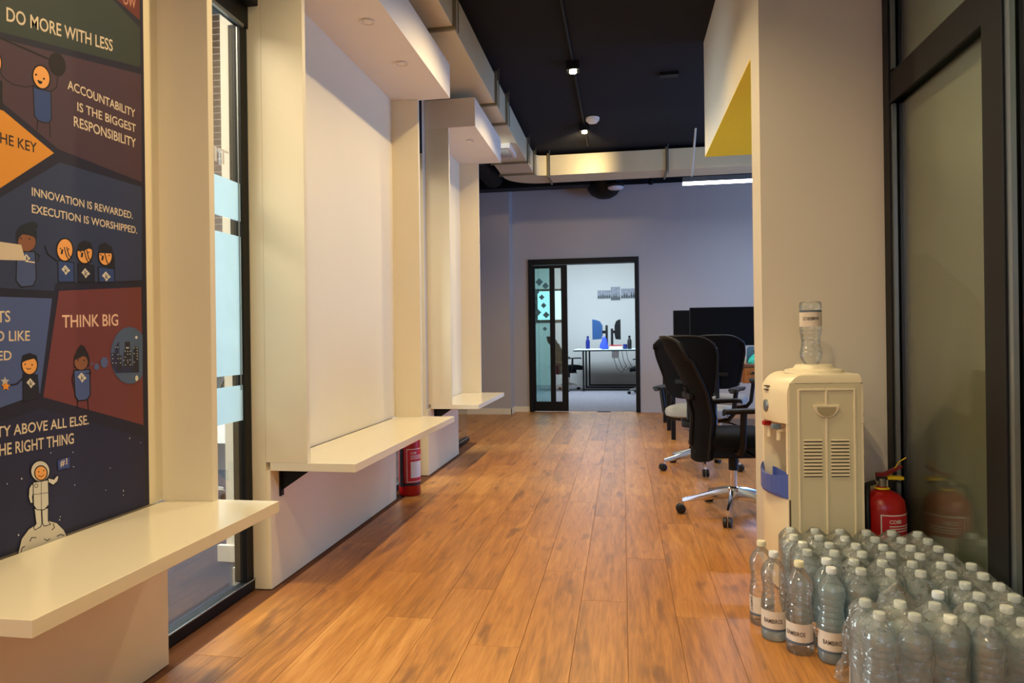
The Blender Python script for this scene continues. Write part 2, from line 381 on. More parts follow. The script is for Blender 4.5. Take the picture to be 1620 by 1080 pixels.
# ---- left room beyond the glass
struct(bx('wall_left', (-5.8, -2.6, 0), (-5.7, 6.9, CZ), M['wall']), 'far wall of the left room')
struct(bx('wall_left', (-5.7, 6.8, 0), (-1.70, 6.9, CZ), M['wall']), 'end wall of the left room')
struct(bx('wall_left', (-2.000, 3.19, 0), (-1.935, 3.50, CZ), M['wall']), 'white column behind the near window')
struct(bx('wall_left', (-1.94, 3.30, 0), (-1.70, 3.50, CZ), M['wall']), 'recessed side of the white column')
struct(bx('baseboard_left', (-2.035, 3.165, 0), (-1.93, 3.19, 0.085), M['wall']), 'deep skirting around the white column')
struct(bx('wall_left', (-1.745, 2.87, 0), (-1.692, 3.10, CZ), M['wall']), 'white return behind the window post')
struct(bx('baseboard_left', (-1.765, 2.86, 0), (-1.692, 2.875, 0.085), M['wall']), 'skirting beside the window post')
# ---- back wall with door opening
YB = 10.05
dx0, dx1, dz = -1.37, 0.243, 2.255
struct(bx('wall_back', (-1.85, YB, 0), (dx0, YB + 0.12, 3.30), M['greywall']), 'grey wall left of the doorway')
struct(bx('wall_back', (dx1, YB, 0), (5.6, YB + 0.12, 3.30), M['greywall']), 'grey wall right of the doorway')
struct(bx('wall_back', (dx0, YB, dz), (dx1, YB + 0.12, 3.30), M['greywall']), 'grey wall above the doorway')
struct(bx('wall_back', (-5.8, YB, 3.30), (5.6, YB + 0.12, CZ), M['ceil']), 'dark strip under the ceiling')
struct(bx('wall_back', (-4.0, 9.72, 0), (-1.60, YB + 0.1, 3.30), M['greywall']), 'grey pier in the far left corner')
struct(bx('wall_left', (-4.1, 7.3, 0), (-4.0, YB, CZ), M['wall']), 'wall of the far left recess')
struct(bx('baseboard_back', (-4.0, 9.705, 0), (-1.588, 9.72, 0.085), M['lam']))
struct(bx('baseboard_back', (-1.60, 9.705, 0), (-1.585, YB, 0.085), M['lam']))
struct(bx('baseboard_back', (-1.585, YB - 0.014, 0), (dx0 - 0.002, YB, 0.08), M['lam']))
struct(bx('baseboard_back', (dx1 + 0.002, YB - 0.014, 0), (5.0, YB, 0.08), M['greywall']))
# door
d = MB()
d.box((dx0, YB - 0.03, 0), (dx0 + 0.06, YB + 0.13, dz)).box((dx1 - 0.06, YB - 0.03, 0), (dx1, YB + 0.13, dz)).box((dx0 + 0.06, YB - 0.03, dz - 0.08), (dx1 - 0.06, YB + 0.13, dz))
door = struct(d.build('door_1', M['blk'], bevel=0.003), 'black framed glass sliding doorway in the grey back wall')
leaf = MB()
lx0, lx1 = dx0 + 0.062, -0.80
for a, b in (((lx0, 0.01), (lx0 + 0.03, dz - 0.09)), ((lx1 - 0.09, 0.01), (lx1, dz - 0.09)), ((lx0 + 0.03, 0.01), (lx1 - 0.09, 0.15)), ((lx0 + 0.03, dz - 0.13), (lx1 - 0.09, dz - 0.09)), ((-1.06, 0.15), (-0.985, dz - 0.13))):
    leaf.box((a[0], YB + 0.02, a[1]), (b[0], YB + 0.06, b[1]))
lf = leaf.build('sliding_leaf', M['blk'], door, bevel=0.002)
MB().box((lx0 + 0.03, YB + 0.038, 0.15), (-1.06, YB + 0.042, dz - 0.13)).build('pane', M['tglass'], lf)
MB().box((-0.985, YB + 0.038, 0.15), (lx1 - 0.09, YB + 0.042, dz - 0.13)).build('pane', M['glass'], lf)
for px, py, s in ((853, 446, 7), (863, 452, 6), (848, 462, 6), (857, 470, 5), (846, 478, 6), (860, 483, 5), (851, 494, 6), (864, 498, 6), (845, 505, 5), (862, 520, 4)):
    p = ony(px, py, YB + 0.036); r = s / F * YB * 0.9
    MB().prism([(p.x - r, p.z), (p.x, p.z - r), (p.x + r, p.z), (p.x, p.z + r)], 'y', YB + 0.0362, YB + 0.0376).build('diamond_sticker', mat('sticker_teal', srgb(86, 132, 132), 0.6) if 'stk' not in M else M['stk'], lf)
    M.setdefault('stk', bpy.data.materials['sticker_teal'])
# ---- rear room
struct(bx('wall_back', (-3.4, 15.5, 0), (2.8, 15.6, 3.1), M['greywall']), 'end wall of the rear room')
struct(bx('wall_left', (-3.4, 10.17, 0), (-3.3, 15.5, 3.1), M['greywall']), 'left wall of the rear room')
struct(bx('wall_right', (2.7, 10.17, 0), (2.8, 15.5, 3.1), M['greywall']), 'right wall of the rear room')
a = ony(851, 506, 15.47); b = ony(889, 460, 15.47)
win = struct(bx('window_4', (a.x - 0.05, 15.46, a.z - 0.05), (b.x + 0.05, 15.5, b.z + 0.05), M['blk']), 'daylit window in the rear room')
bx('pane', (a.x, 15.452, a.z), (b.x, 15.46, b.z), M['daywin'], win)
# ---- office side: right wall, partition, pillar
struct(bx('wall_right', (5.5, 3.5, 0), (5.6, YB, CZ), M['greywall']), 'far right wall of the open office')
struct(bx('wall_right', (0.667, 3.45, 0), (XR - 0.012, 3.66, CZ), M['wall']), 'beige pier behind the water dispenser')
struct(bx('wall_right', (XR, 3.46, 0), (5.5, 3.66, CZ), M['wall']), 'partition continuing behind the glass room')
# ---- bulkhead with yellow underside
bk = struct(MB().box((0.672, 3.665, 2.545), (3.2, 5.66, CZ)).build('trim_6', M['wall']), 'white bulkhead hanging from the ceiling')
bx('yellow_underside', (0.672, 3.665, 2.541), (3.2, 5.66, 2.545), M['yellow'], bk)
# ---- right glass wall
def vpost(y0, y1, x0=XR - 0.02, x1=XR + 0.05, z0=0.0, z1=CZ): return (x0, y0, z0), (x1, y1, z1)
g = MB()
for yy in ((3.375, 3.445), (2.43, 2.56), (1.2, 1.33), (-0.2, -0.07)): g.box(*vpost(*yy))
g.box((XR - 0.015, -2.5, 0), (XR + 0.045, 3.375, 0.05))
g.box((XR - 0.015, 2.56, 2.178), (XR + 0.045, 3.375, 2.305))
g.box((XR - 0.015, -2.5, CZ - 0.08), (XR + 0.045, 3.375, CZ))
wr = struct(g.build('window_5', M['blk'], bevel=0.003), 'black framed glass wall on the right')
for (ya, yb, za, zb) in ((2.56, 3.375, 0.05, 2.178), (2.56, 3.375, 2.305, CZ - 0.08), (1.33, 2.43, 0.05, CZ - 0.08), (-0.07, 1.2, 0.05, CZ - 0.08), (-2.5, -0.2, 0.05, CZ - 0.08)):
    bx('pane', (XR + 0.010, ya, za), (XR + 0.016, yb, zb), M['glass'], wr)
for (ya, yb, za, zb) in ((3.352, 3.374, 0.06, 2.16), (3.352, 3.374, 2.32, 3.3), (2.40, 2.43, 0.06, 3.3)):
    bx('glazing_bead', (XR - 0.012, ya, za), (XR + 0.004, yb, zb), M['alu'], wr)
bx('glazing_bead', (XR - 0.018, 2.56, 2.165), (XR - 0.008, 3.375, 2.178), M['blkpl'], wr)
struct(bx('wall_right', (XR + 0.06, -2.5, 0), (XR + 0.10, 3.44, CZ), M['olive']), 'olive grey panelling behind the glass')
# darker round film on the panelling behind the pane
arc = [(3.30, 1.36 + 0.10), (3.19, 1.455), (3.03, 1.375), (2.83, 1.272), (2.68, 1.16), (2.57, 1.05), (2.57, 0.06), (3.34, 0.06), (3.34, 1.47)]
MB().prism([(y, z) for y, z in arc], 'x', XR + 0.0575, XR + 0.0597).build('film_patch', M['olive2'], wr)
struct(bx('wall_front', (-5.8, -2.7, 0), (5.6, -2.6, CZ), M['wall']), 'wall behind the viewer')

# ================================================================= NICHE BENCHES
def niche(y0, y1, z_soff, label, downlights, brackets, first=False):
    t = thing('niche_bench', (XW, (y0 + y1) / 2, 0.0), label, 'bench', 'built-in wall niches with bench ledges')
    T = 0.03
    bx('back_panel', (-1.589, y0 + T, 0.569), (-1.5805, y1 - T, z_soff), M['lam'], t)
    bx('side_panel', (-1.589, y0, 0.569), (-1.39, y0 + T, z_soff), M['lam'], t, bevel=0.0015)
    bx('side_panel', (-1.589, y1 - T, 0.569), (-1.39, y1, z_soff), M['lam'], t, bevel=0.0015)
    bx('ledge_board', (-1.569, y0, 0.532), (-1.165, y1 + 0.002, 0.569), M['gloss'], t, bevel=0.0015)
    bx('soffit_box', (-1.589, y0, z_soff), (-1.165, y1, z_soff + 0.235), M['soffit'], t, bevel=0.001)
    for (x, y) in downlights:
        dl = MB().lathe([(0.036, -0.003), (0.038, 0), (0.028, 0.0), (0.026, 0.004)], (x, y, z_soff - 0.003), 20, False, False).build('downlight', M['soffit'], t)
        MB().lathe([(0.024, 0), (0.024, 0.002)], (x, y, z_soff - 0.004), 16).build('lamp', M['soffit'], dl)
    for y in brackets:
        b = MB().box((XW + 0.0, y, 0.52), (-1.36, y + 0.03, 0.531)).box((XW, y, 0.40), (XW + 0.008, y + 0.03, 0.52))
        b.add([(XW, y + .013, .42), (XW, y + .017, .42), (-1.42, y + .017, .52), (-1.42, y + .013, .52), (XW, y + .013, .52), (XW, y + .017, .52)], [(0, 1, 2, 3), (3, 2, 5, 4), (0, 3, 4), (1, 5, 2), (0, 4, 5, 1)])
        b.build('bracket', M['blkpl'], t)
    return t
niche(1.185, 2.172, 2.785, 'near wall niche with mural and wide glossy cream ledge, lower left', [], [1.5])
niche(2.85, 4.63, 2.785, 'plain cream wall niche with long ledge in the middle of the left wall', [(-1.30, 3.42), (-1.30, 3.98)], [2.93, 4.3])
niche(5.45, 6.65, 2.84, 'smallest and farthest cream wall niche with short ledge', [(-1.30, 5.85)], [5.55])
for o in bpy.data.objects:
    if o.name.startswith('niche_bench'): del o['group']
# near bench front-edge chip
# ================================================================= MURAL
MX = -1.5795
mur = thing('mural', (MX, 1.6, 0.57), 'dark cartoon mural of slogans in coloured panels above the near ledge', 'mural')
def mp(px, py): p = onx(px, py, -1.578); return (p.y, p.z)
def cl_y(y): return min(max(y, 1.217), 2.072)
layer = [0]
MC = {}
def mc(r, g, b):
    k = (r, g, b)
    if k not in MC: MC[k] = mat('print_%d' % len(MC), srgb(r, g, b), 0.62, var=0.05, scale=5)
    return MC[k]
def densify(poly, n=1): return poly
class Print(MB):
    def __init__(s): super().__init__(); s.mats = []; s.base = 0
    def use(s, c):
        mm = mc(*c)
        if mm not in s.mats: s.mats.append(mm)
        s.mi = s.mats.index(mm)
    def flat(s, pts, x):
        n = len(pts); s.add([(x, y, z) for y, z in pts], [tuple(range(n))])
    def poly(s, px, col, outline=None, lw=1.6):
        s.use(col); layer[0] += 1; x = MX + 0.0002 + layer[0] * 0.00001 * 1.0
        s.flat([(cl_y(a), b) for a, b in (mp(*p) for p in px)], x)
        if outline: s.line(list(px) + [px[0]], outline, lw)
    def line(s, px, col, lw=2.0):
        s.use(col); layer[0] += 1; x = MX + 0.0002 + layer[0] * 0.00001
        for i in range(len(px) - 1):
            a = Vector(px[i]); b = Vector(px[i + 1]); d = b - a
            if d.length < 1e-6: continue
            d.normalize(); nrm = Vector((-d.y, d.x)) * lw / 2; a2 = a - d * lw * .25; b2 = b + d * lw * .25
            q = [a2 + nrm, b2 + nrm, b2 - nrm, a2 - nrm]
            s.flat([(cl_y(u), v) for u, v in (mp(c.x, c.y) for c in q)], x)
    def ell(s, cx, cy, rx, ry, col, rot=0, outline=None, lw=1.6, a0=0, a1=360, n=22):
        r = math.radians(rot); P = []
        full = a1 - a0 == 360
        for i in range(n + (0 if full else 1)):
            t = math.radians(a0 + (a1 - a0) * i / n); u, v = rx * math.cos(t), ry * math.sin(t)
            P.append((cx + u * math.cos(r) - v * math.sin(r), cy + u * math.sin(r) + v * math.cos(r)))
        s.poly(P, col, outline, lw)
    def text(s, t, bl, br, tl, col):
        s.use(col); layer[0] += 1; x = MX + 0.0002 + layer[0] * 0.00001
        A = Vector(mp(*bl)); B = Vector(mp(*br)); T = Vector(mp(*tl)) - A
        xs, ys, fs = text_mesh(t)
        T = Vector((0, T.y))
        s.add([(x, cl_y(A.x + (B.x - A.x) * u), A.y + (B.y - A.y) * u + T.y * v) for u, v in zip(xs, ys)], fs)
    def done(s, name, label=None):
        o = s.build(name, s.mats, mur); 
        if label: o['label'] = label
        return o
INK = (20, 16, 24); CRM = (222, 204, 178); BLU = (44, 68, 128); FACE = (240, 168, 92); BRN = (138, 88, 62)
b = MB(); b.box((-1.58, 1.217, 0.571), (MX, 2.072, 2.78)); b.build('printed_board', mc(26, 26, 52), mur)
def field(px, col): 
    q = Print(); q.poly(px, col); q.done('colour_field')
field([(-60, -80), (105, -80), (179.4, 0), (221.6, 44), (222.5, 106), (-60, 35)], (50, 60, 58))
field([(110, -80), (186, 0), (221.6, 32), (221, -80)], (104, 42, 40))
field([(-60, 45), (223.7, 117.5), (225, 288), (93, 236), (5, 163), (-60, 110)], (72, 50, 66))
field([(-60, 120), (0, 170), (86, 242), (0, 298), (-60, 335)], (222, 148, 48))
field([(-60, 350), (0, 313), (95, 257), (225, 296), (225, 443), (88, 448), (86, 460), (-60, 452)], (44, 56, 92))
field([(-60, 467), (83, 472), (64, 622), (0, 645), (-60, 662)], (74, 92, 150))
field([(94, 460), (224, 454), (227.5, 672), (69, 628)], (112, 54, 58))
field([(-60, 690), (0, 668), (66, 646), (228, 692), (231, 798), (60, 850), (-60, 905)], (30, 32, 68))
for t, bl, br, tl, c in (
    ('OW', (195, 5), (215.5, 14), (195, -12), (200, 140, 120)),
    ('DO MORE WITH LESS', (11, 32.5), (179, 81), (9.5, 10), CRM),
    ('ACCOUNTABILITY', (107.5, 140), (214.5, 186), (110, 127), CRM),
    ('IS THE BIGGEST', (123, 175), (215.5, 209.5), (123, 161), CRM),
    ('RESPONSIBILITY', (117.5, 199), (215.5, 233.5), (118, 183.5), CRM),
    ('THE KEY', (-12, 222), (59, 242), (-12, 205), (40, 28, 26)),
    ('INNOVATION IS REWARDED.', (51, 309), (210.5, 346), (51, 296), CRM),
    ('EXECUTION IS WORSHIPPED.', (51, 336), (217.5, 369.5), (51, 323), CRM),
    ('TS', (-4, 510), (17, 508.5), (-4, 492), CRM),
    ('D LIKE', (-5, 539.5), (48, 538.5), (-5, 523), CRM),
    ('ED', (-3, 570), (19, 569), (-3, 555), CRM),
    ('THINK BIG', (99, 518), (187.5, 514.5), (98, 498), (236, 196, 172)),
    ('TY ABOVE ALL ELSE.', (-5, 692), (141, 670.5), (-5, 675), CRM),
    ('THE RIGHT THING', (-12, 723), (117.4, 701), (-12, 704), CRM)):
    q = Print(); q.text(t, bl, br, tl, c); q.done('lettering', 'slogan line "%s"' % t)
def emblem(q, x, y, s=1.0, dark=INK):
    q.poly([(x - 7 * s, y - 1), (x - 1, y - 8 * s), (x + 1.5 * s, y - 5 * s), (x + 7 * s, y + 1), (x + 3 * s, y + 4 * s), (x, y + 8 * s), (x - 3 * s, y + 3 * s)], (214, 208, 200))
    q.line([(x - 1.2 * s, y - 4 * s), (x - 1.2 * s, y + 4 * s)], dark, 1.0); q.line([(x + 2.5 * s, y - 1.5 * s), (x - .8 * s, y + 1 * s), (x + 2.5 * s, y + 3.5 * s)], dark, 1.0)
def facebits(q, x, y, s=1.0, smile=True):
    q.ell(x - 5 * s, y - 1, 1.2, 1.4, INK, n=8); q.ell(x + 6 * s, y, 1.2, 1.4, INK, n=8)
    if smile: q.line([(x - 3 * s, y + 5 * s), (x, y + 7 * s), (x + 4 * s, y + 5.5 * s)], INK, 1.2)
# weight lifter
q = Print()
q.line([(-40, 42), (88, 98)], INK, 3.2); q.ell(91, 102, 13.5, 19, (26, 14, 20), rot=-15)
q.line([(53, 136), (40, 137.5), (20, 133), (6, 123), (0, 112)], INK, 1.4); q.line([(82, 144), (90, 138), (92, 120)], INK, 1.6)
q.line([(60, 190), (59, 206)], INK, 1.5); q.line([(79, 193), (80, 217)], INK, 1.5)
q.poly([(53, 135), (60, 140), (81, 145), (82, 188), (78, 194), (70, 194), (60, 190), (55, 183)], BLU, INK, 1.6)
q.ell(66, 122, 13.5, 19, FACE, rot=-14, outline=INK, lw=2.2); q.ell(57.5, 118, 1.6, 1.8, INK); q.ell(70, 124.5, 1.6, 1.8, INK)
q.poly([(59, 126), (68, 129), (66, 133), (62, 132)], INK)
q.ell(-6, 100, 9, 17, FACE, outline=INK, lw=2); q.poly([(-30, 118), (4, 128), (5, 175), (-30, 160)], (24, 22, 36))
q.done('printed_figure', 'cartoon figure lifting a barbell')
# presenter with laptop
q = Print()
q.ell(52, 357, 8.5, 6.5, (24, 30, 44)); q.ell(42, 374, 17, 20, (24, 30, 44))
q.poly([(27, 398), (56, 398), (58, 440), (53, 452), (34, 454), (26, 444)], (66, 84, 134), INK, 1.8)
q.ell(43, 383, 14.5, 15, BRN, outline=INK, lw=1.2); q.poly([(27, 378), (29, 360), (45, 352), (59, 366), (58, 376), (46, 372), (34, 370)], (24, 30, 44)); facebits(q, 40, 378, 1.2, False)
q.poly([(-30, 378), (34, 387), (41, 412), (-30, 410)], (214, 198, 178)); q.line([(41, 413), (55, 415)], CRM, 2); emblem(q, 43, 408, .8)
q.line([(57, 400), (63, 404), (60, 414)], INK, 1.6)
q.done('printed_figure', 'cartoon presenter holding a cream laptop')
# three faces
q = Print()
for (x, y, rx, ry, body, hair) in ((103, 395, 13, 18, BLU, 0), (134.5, 400, 12.5, 17, (24, 28, 52), 1), (167, 405, 11, 15, BLU, 2)):
    if hair == 2: q.poly([(156, 404), (157, 388), (166, 383), (177, 390), (182, 410), (182, 428), (172, 424)], (26, 26, 36))
    q.poly([(x - 11, y + 17), (x + 14, y + 20), (x + 15, 446), (x - 10, 446)], body, INK, 1.6)
    q.ell(x, y, rx, ry, FACE, outline=INK, lw=2)
    if hair == 1: q.poly([(x - 13, y - 3), (x - 10, y - 15), (x, y - 20), (x + 10, y - 16), (x + 13, y - 5), (x + 6, y - 7), (x - 2, y - 3)], (26, 26, 36))
    if hair == 2: q.poly([(x - 11, y - 5), (x - 9, y - 17), (x, y - 20), (x + 9, y - 16), (x + 12, y - 4)], (26, 26, 36))
    q.line([(x - 1, y - 4), (x + 2, y + 8), (x + 7, y + 17)], INK, 1.6); q.line([(x - 4, y), (x - 5, y + 6)], INK, 3)
    if hair < 2: q.line([(x + 3, y - 4), (x + 6, y + 8), (x + 11, y + 14)], INK, 1.6)
    q.ell(x - 7, y - 2, 1.2, 1.2, INK, n=6); q.ell(x + 6, y - 1, 1.2, 1.2, INK, n=6)
    emblem(q, x + 1.5, y + 32)
q.line([(71, 388), (76, 402), (90, 412)], INK, 1.6)
q.done('printed_figure', 'row of three cartoon faces with diamond emblems')
# star giver
q = Print()
q.poly([(36, 590), (60, 592), (63, 628), (36, 636)], (22, 24, 44)); q.ell(47, 577, 12.5, 15.5, FACE, outline=INK, lw=1.8)
q.poly([(34, 574), (36, 562), (47, 558), (58, 562), (61, 575), (54, 567), (42, 570)], (18, 20, 32)); facebits(q, 45, 577)
q.line([(16, 609), (27, 607), (37, 597)], INK, 2.2); emblem(q, 49, 606)
def star(q, x, y, r, c): q.poly([(x + (r if i % 2 == 0 else r * .45) * math.sin(i * PI / 5), y - (r if i % 2 == 0 else r * .45) * math.cos(i * PI / 5)) for i in range(10)], c)
star(q, 8, 603, 7.5, (190, 186, 186)); star(q, 9.5, 611, 7.5, (236, 150, 44))
q.done('printed_figure', 'cartoon figure handing out stars')
# thinker with city bubble
q = Print()
q.line([(123, 632), (123, 645)], INK, 1.5); q.line([(139, 632), (140, 648)], INK, 1.5)
q.poly([(117, 566), (122, 553), (128, 545), (134, 548), (140, 560), (142, 568), (141, 580), (117, 582)], (26, 22, 30))
q.poly([(117, 586), (142, 584), (143, 624), (138, 632), (124, 634), (119, 626)], (70, 90, 150), INK, 1.8)
q.ell(128.5, 573, 11, 12.5, BRN, outline=INK, lw=1.2); q.poly([(117, 570), (120, 560), (138, 558), (141, 567), (132, 563), (124, 567)], (26, 22, 30)); facebits(q, 128, 570, .9, False)
q.line([(142, 584), (144, 591), (136, 590)], INK, 1.5); q.line([(117, 588), (114, 600), (117, 614)], INK, 1.5); emblem(q, 130, 597)
q.ell(153, 580, 4, 5, (82, 98, 150)); q.ell(165, 573, 6, 8.5, (82, 98, 150)); q.ell(146, 575, 1.6, 2, (82, 98, 150))
P = [(min(205 + 30 * math.cos(t * PI / 16), 225.6), 562 + 45 * math.sin(t * PI / 16)) for t in range(32)]
q.poly(P, (74, 94, 130))
D1 = (34, 40, 78); D2 = (34, 36, 52)
q.poly([(178, 580), (220, 577), (220, 589), (183, 590)], D1)
q.poly([(176, 558), (182, 558), (182, 582), (177, 580)], D1); q.poly([(181.5, 549), (188.5, 540), (188.8, 582), (182, 582)], D1); q.poly([(186, 562), (192.5, 562), (193, 586), (186, 586)], D2)
q.poly([(197.5, 541), (205.5, 540), (206, 552), (208.5, 558), (208, 580), (195, 580), (195.5, 558), (197.5, 552)], D2); q.poly([(210.5, 548), (219, 548), (220, 588), (211, 588)], D2)
for x, y in ((178, 561), (178.5, 567), (178.5, 574), (183.2, 549), (186.5, 549), (186.6, 560.5), (186.8, 567), (190.4, 566.8), (190.4, 573.8), (183.5, 574.2), (198.2, 555.5), (202, 555.6), (205.8, 555.6), (202, 560), (205.8, 560), (198.3, 564.7), (196, 569.7), (202, 569.7), (205.8, 569), (202.2, 573), (198.3, 577), (206, 577), (212, 550), (216.8, 550), (217, 554.5), (217, 559), (217, 563), (217, 567.5), (212.3, 559), (212.3, 572.6)):
    q.ell(x, y, .8, 1.0, (206, 206, 206), n=6)
q.poly([(199, 549), (204, 549), (203.5, 551), (199.5, 551)], (206, 206, 206))
q.ell(215.6, 533.5, 2, 2.4, (226, 226, 226), n=10); q.ell(216.2, 598, 2.4, 4.4, (226, 222, 200), n=12)
q.done('printed_figure', 'cartoon thinker with night city in a thought bubble')
# astronaut
q = Print(); W_ = (214, 208, 198)
q.poly([(28, 900), (29, 872), (34, 852), (45, 837), (60, 827), (76, 823), (90, 827), (101, 838), (108, 852), (112, 900)], (206, 198, 184), INK, 1.2)
for a in (((47, 856), (50, 850), (57, 850)), ((70, 852), (74, 855), (79, 852)), ((90, 848), (96, 845), (101, 847)), ((84, 828), (86, 834), (82, 838)), ((33, 873), (35, 866), (39, 864))): q.line(list(a), INK, 1.4)
q.poly([(51, 764), (46, 772), (45, 786), (48, 796), (52, 795), (51, 786), (54, 774)], W_, INK, 1.3)
q.poly([(75, 762), (84, 767), (91, 761), (93, 752), (89, 753), (85, 758), (76, 756)], W_, INK, 1.3)
q.poly([(54, 804), (65, 806), (66, 828), (64, 833), (55, 838), (53, 834), (57, 828)], W_, INK, 1.3); q.poly([(66, 806), (76, 803), (76, 824), (80, 829), (70, 832), (67, 828)], W_, INK, 1.3)
q.poly([(52, 763), (76, 759), (77, 798), (70, 806), (58, 806), (53, 799)], W_, INK, 1.3)
q.line([(65, 763), (65, 805)], INK, .8); q.line([(53, 782), (76, 779)], INK, .8); q.ell(57, 768, 2.6, 3, W_, outline=INK, lw=.9, n=10)
q.ell(63.5, 745, 15, 16.5, W_, outline=INK, lw=1.4); q.ell(64.5, 748, 10, 11.5, FACE, outline=INK, lw=1.8)
q.ell(61, 746, 1, 1.2, INK, n=6); q.ell(69, 744, 1, 1.2, INK, n=6); q.line([(60, 752), (65, 754), (69, 751)], INK, 1)
q.poly([(91, 729), (100, 725), (110, 723), (110, 740), (100, 741), (92, 744)], (52, 70, 138))
q.text('#1', (95, 738), (106, 734), (95, 728), CRM)
q.done('printed_figure', 'cartoon astronaut on a moon with number one flag')
q = Print()
for x, y, r in ((34, 757, 1.4), (11, 765, .9), (118, 767, .9), (195, 776, 1.1), (195, 783, .8), (167, 775, .7), (29, 846, 1.3), (94, 822, 1), (95, 817, .8), (205, 693, 1), (116, 738, .9), (80, 716, .8), (115, 715, .8), (174, 740, .7), (222, 700, .6)):
    q.ell(x, y, r, r * 1.2, (200, 200, 205), n=8)
q.done('printed_stars', 'scattered small white stars')['kind'] = 'stuff'
# ================================================================= CEILING SERVICES
DX0, DX1, DZ0, DZ1 = -1.475, -1.07, 3.15, 3.405
du = thing('air_duct', (-1.27, 3.0, DZ0), 'long cream metal air duct running under the dark ceiling and turning right', 'duct')
cuts = [-2.5, 0.3, 2.85, 4.35, 5.84, 6.39, 7.85, 8.42]
for i in range(len(cuts) - 1):
    bx('duct_section', (DX0, cuts[i] + 0.004, DZ0), (DX1, cuts[i + 1] - 0.004, DZ1), M['steel'], du, bevel=0.003)
def flange_y(y):
    r = MB(); e = 0.022; t = 0.012
    r.box((DX0 - e, y - t, DZ0 - e), (DX1 + e, y + t, DZ0 - 0.001)).box((DX0 - e, y - t, DZ1 + 0.001), (DX1 + e, y + t, DZ1 + e))
    r.box((DX0 - e, y - t, DZ0 - 0.001), (DX0 - 0.001, y + t, DZ1 + 0.001)).box((DX1 + 0.001, y - t, DZ0 - 0.001), (DX1 + e, y + t, DZ1 + 0.001))
    r.build('flange', M['flange'], du, bevel=0.001)
    MB().tube([(DX1 + 0.03, y + 0.03, DZ0 - 0.03), (DX1 + 0.03, y + 0.03, CZ)], 0.005, 6).build('hanger_rod', M['flange'], du)
for y in cuts[1:]: flange_y(y)
# elbow: plan sector turning to +x
cy0, cy1 = 8.43, 8.62; TY0, TY1 = 8.60, 9.02
plan = [(DX0, cy0), (DX1, cy0), (DX1 + 0.01, 8.52), (DX1 + 0.05, 8.58), (-0.90, TY0), (-0.90, TY1)]
for k in range(0, 9):
    t = k / 8 * PI / 2; plan.append((DX0 + 0.45 - 0.45 * math.sin(t), cy0 + 0.14 + 0.45 * math.cos(t)))
MB().prism(plan, 'z', DZ0, DZ1).build('elbow', M['steel'], du, bevel=0.002)
tx = [-0.90, 0.56, 2.0, 3.6]
for i in range(3): bx('duct_section', (tx[i] + 0.004, TY0, DZ0), (tx[i + 1] - 0.004, TY1, DZ1), M['steel'], du, bevel=0.003)
for x in tx[:3]:
    e = 0.022; t = 0.012; r = MB()
    r.box((x - t, TY0 - e, DZ0 - e), (x + t, TY1 + e, DZ0 - 0.001)).box((x - t, TY0 - e, DZ1 + 0.001), (x + t, TY1 + e, DZ1 + e))
    r.box((x - t, TY0 - e, DZ0 - 0.001), (x + t, TY0 - 0.001, DZ1 + 0.001)).box((x - t, TY1 + 0.001, DZ0 - 0.001), (x + t, TY1 + e, DZ1 + 0.001))
    r.build('flange', M['flange'], du, bevel=0.001)
    MB().tube([(x + 0.02, TY0 - 0.03, DZ0 - 0.05), (x + 0.02, TY0 - 0.03, CZ)], 0.006, 6).build('hanger_rod', M['alu'], du)
vg = MB().box((-1.44, 7.06, DZ0 - 0.05), (-1.14, 7.50, DZ0 - 0.0)).build('vent_grille', M['soffit'], du, bevel=0.004)
MB().box((-1.41, 7.09, DZ0 - 0.052), (-1.17, 7.47, DZ0 - 0.0505)).build('grille_shade', M['rub'], vg)  # black sheet stands in for the shade inside the grille
for k in range(8):
    y = 7.11 + k * 0.047; bx('slat', (-1.41, y, DZ0 - 0.058), (-1.17, y + 0.014, DZ0 - 0.0525), M['soffit'], vg)
# dark services at the far left
fx = MB(); rs = []
for k in range(52):
    yy = 6.75 + k * 0.048; r = 0.13 + (0.012 if k % 2 else 0)
    rs.append([(-1.72 + r * math.cos(2 * PI * j / 18), yy, 3.30 + r * math.sin(2 * PI * j / 18)) for j in range(18)])
tag(fx.rings(rs).build('flexible_duct', M['blkpl'], smooth=False), 'black corrugated flexible duct above the far niche', 'duct')
tag(MB().box((-3.9, 9.45, 3.20), (-0.42, 9.68, 3.40)).build('ceiling_beam', M['blkpl'], bevel=0.004), 'dark boxed beam along the top of the back wall, left half', 'beam')
pp = thing('ceiling_pipe', (0.4, 9.85, 3.38), 'thin black pipe run along the top of the back wall, right half', 'pipe')
MB().tube([(-0.42, 9.9, 3.37), (5.3, 9.9, 3.37)], 0.035, 10).build('pipe', M['blk'], pp, smooth=True)
for x in (0.42, 1.65):
    MB().tube([(x, 9.9, 3.37), (x, 9.86, 3.29)], 0.022, 8).tube([(x, 9.86, 3.29), (x, 9.86, 3.25)], 0.034, 10).build('drop_nozzle', M['blk'], pp)
p = ony(958, 283, 9.8)
fc = thing('round_fan_unit', (p.x, 9.75, p.z), 'black round fan unit with white lens below the duct', 'fan')
MB().lathe([(0.02, -0.27), (0.10, -0.255), (0.18, -0.21), (0.235, -0.13), (0.25, -0.04), (0.25, 0.12), (0.16, 0.17)], (p.x - 0.02, 9.72, p.z - 0.03), 28).build('housing', M['blkpl'], fc, smooth=True)
q = ony(974, 297, 9.44)
MB().lathe([(0.105, 0.012), (0.11, 0), (0.09, -0.018), (0.03, -0.024)], (q.x, 9.44, q.z), 24).build('lens', M['litdisc'], fc, smooth=True)
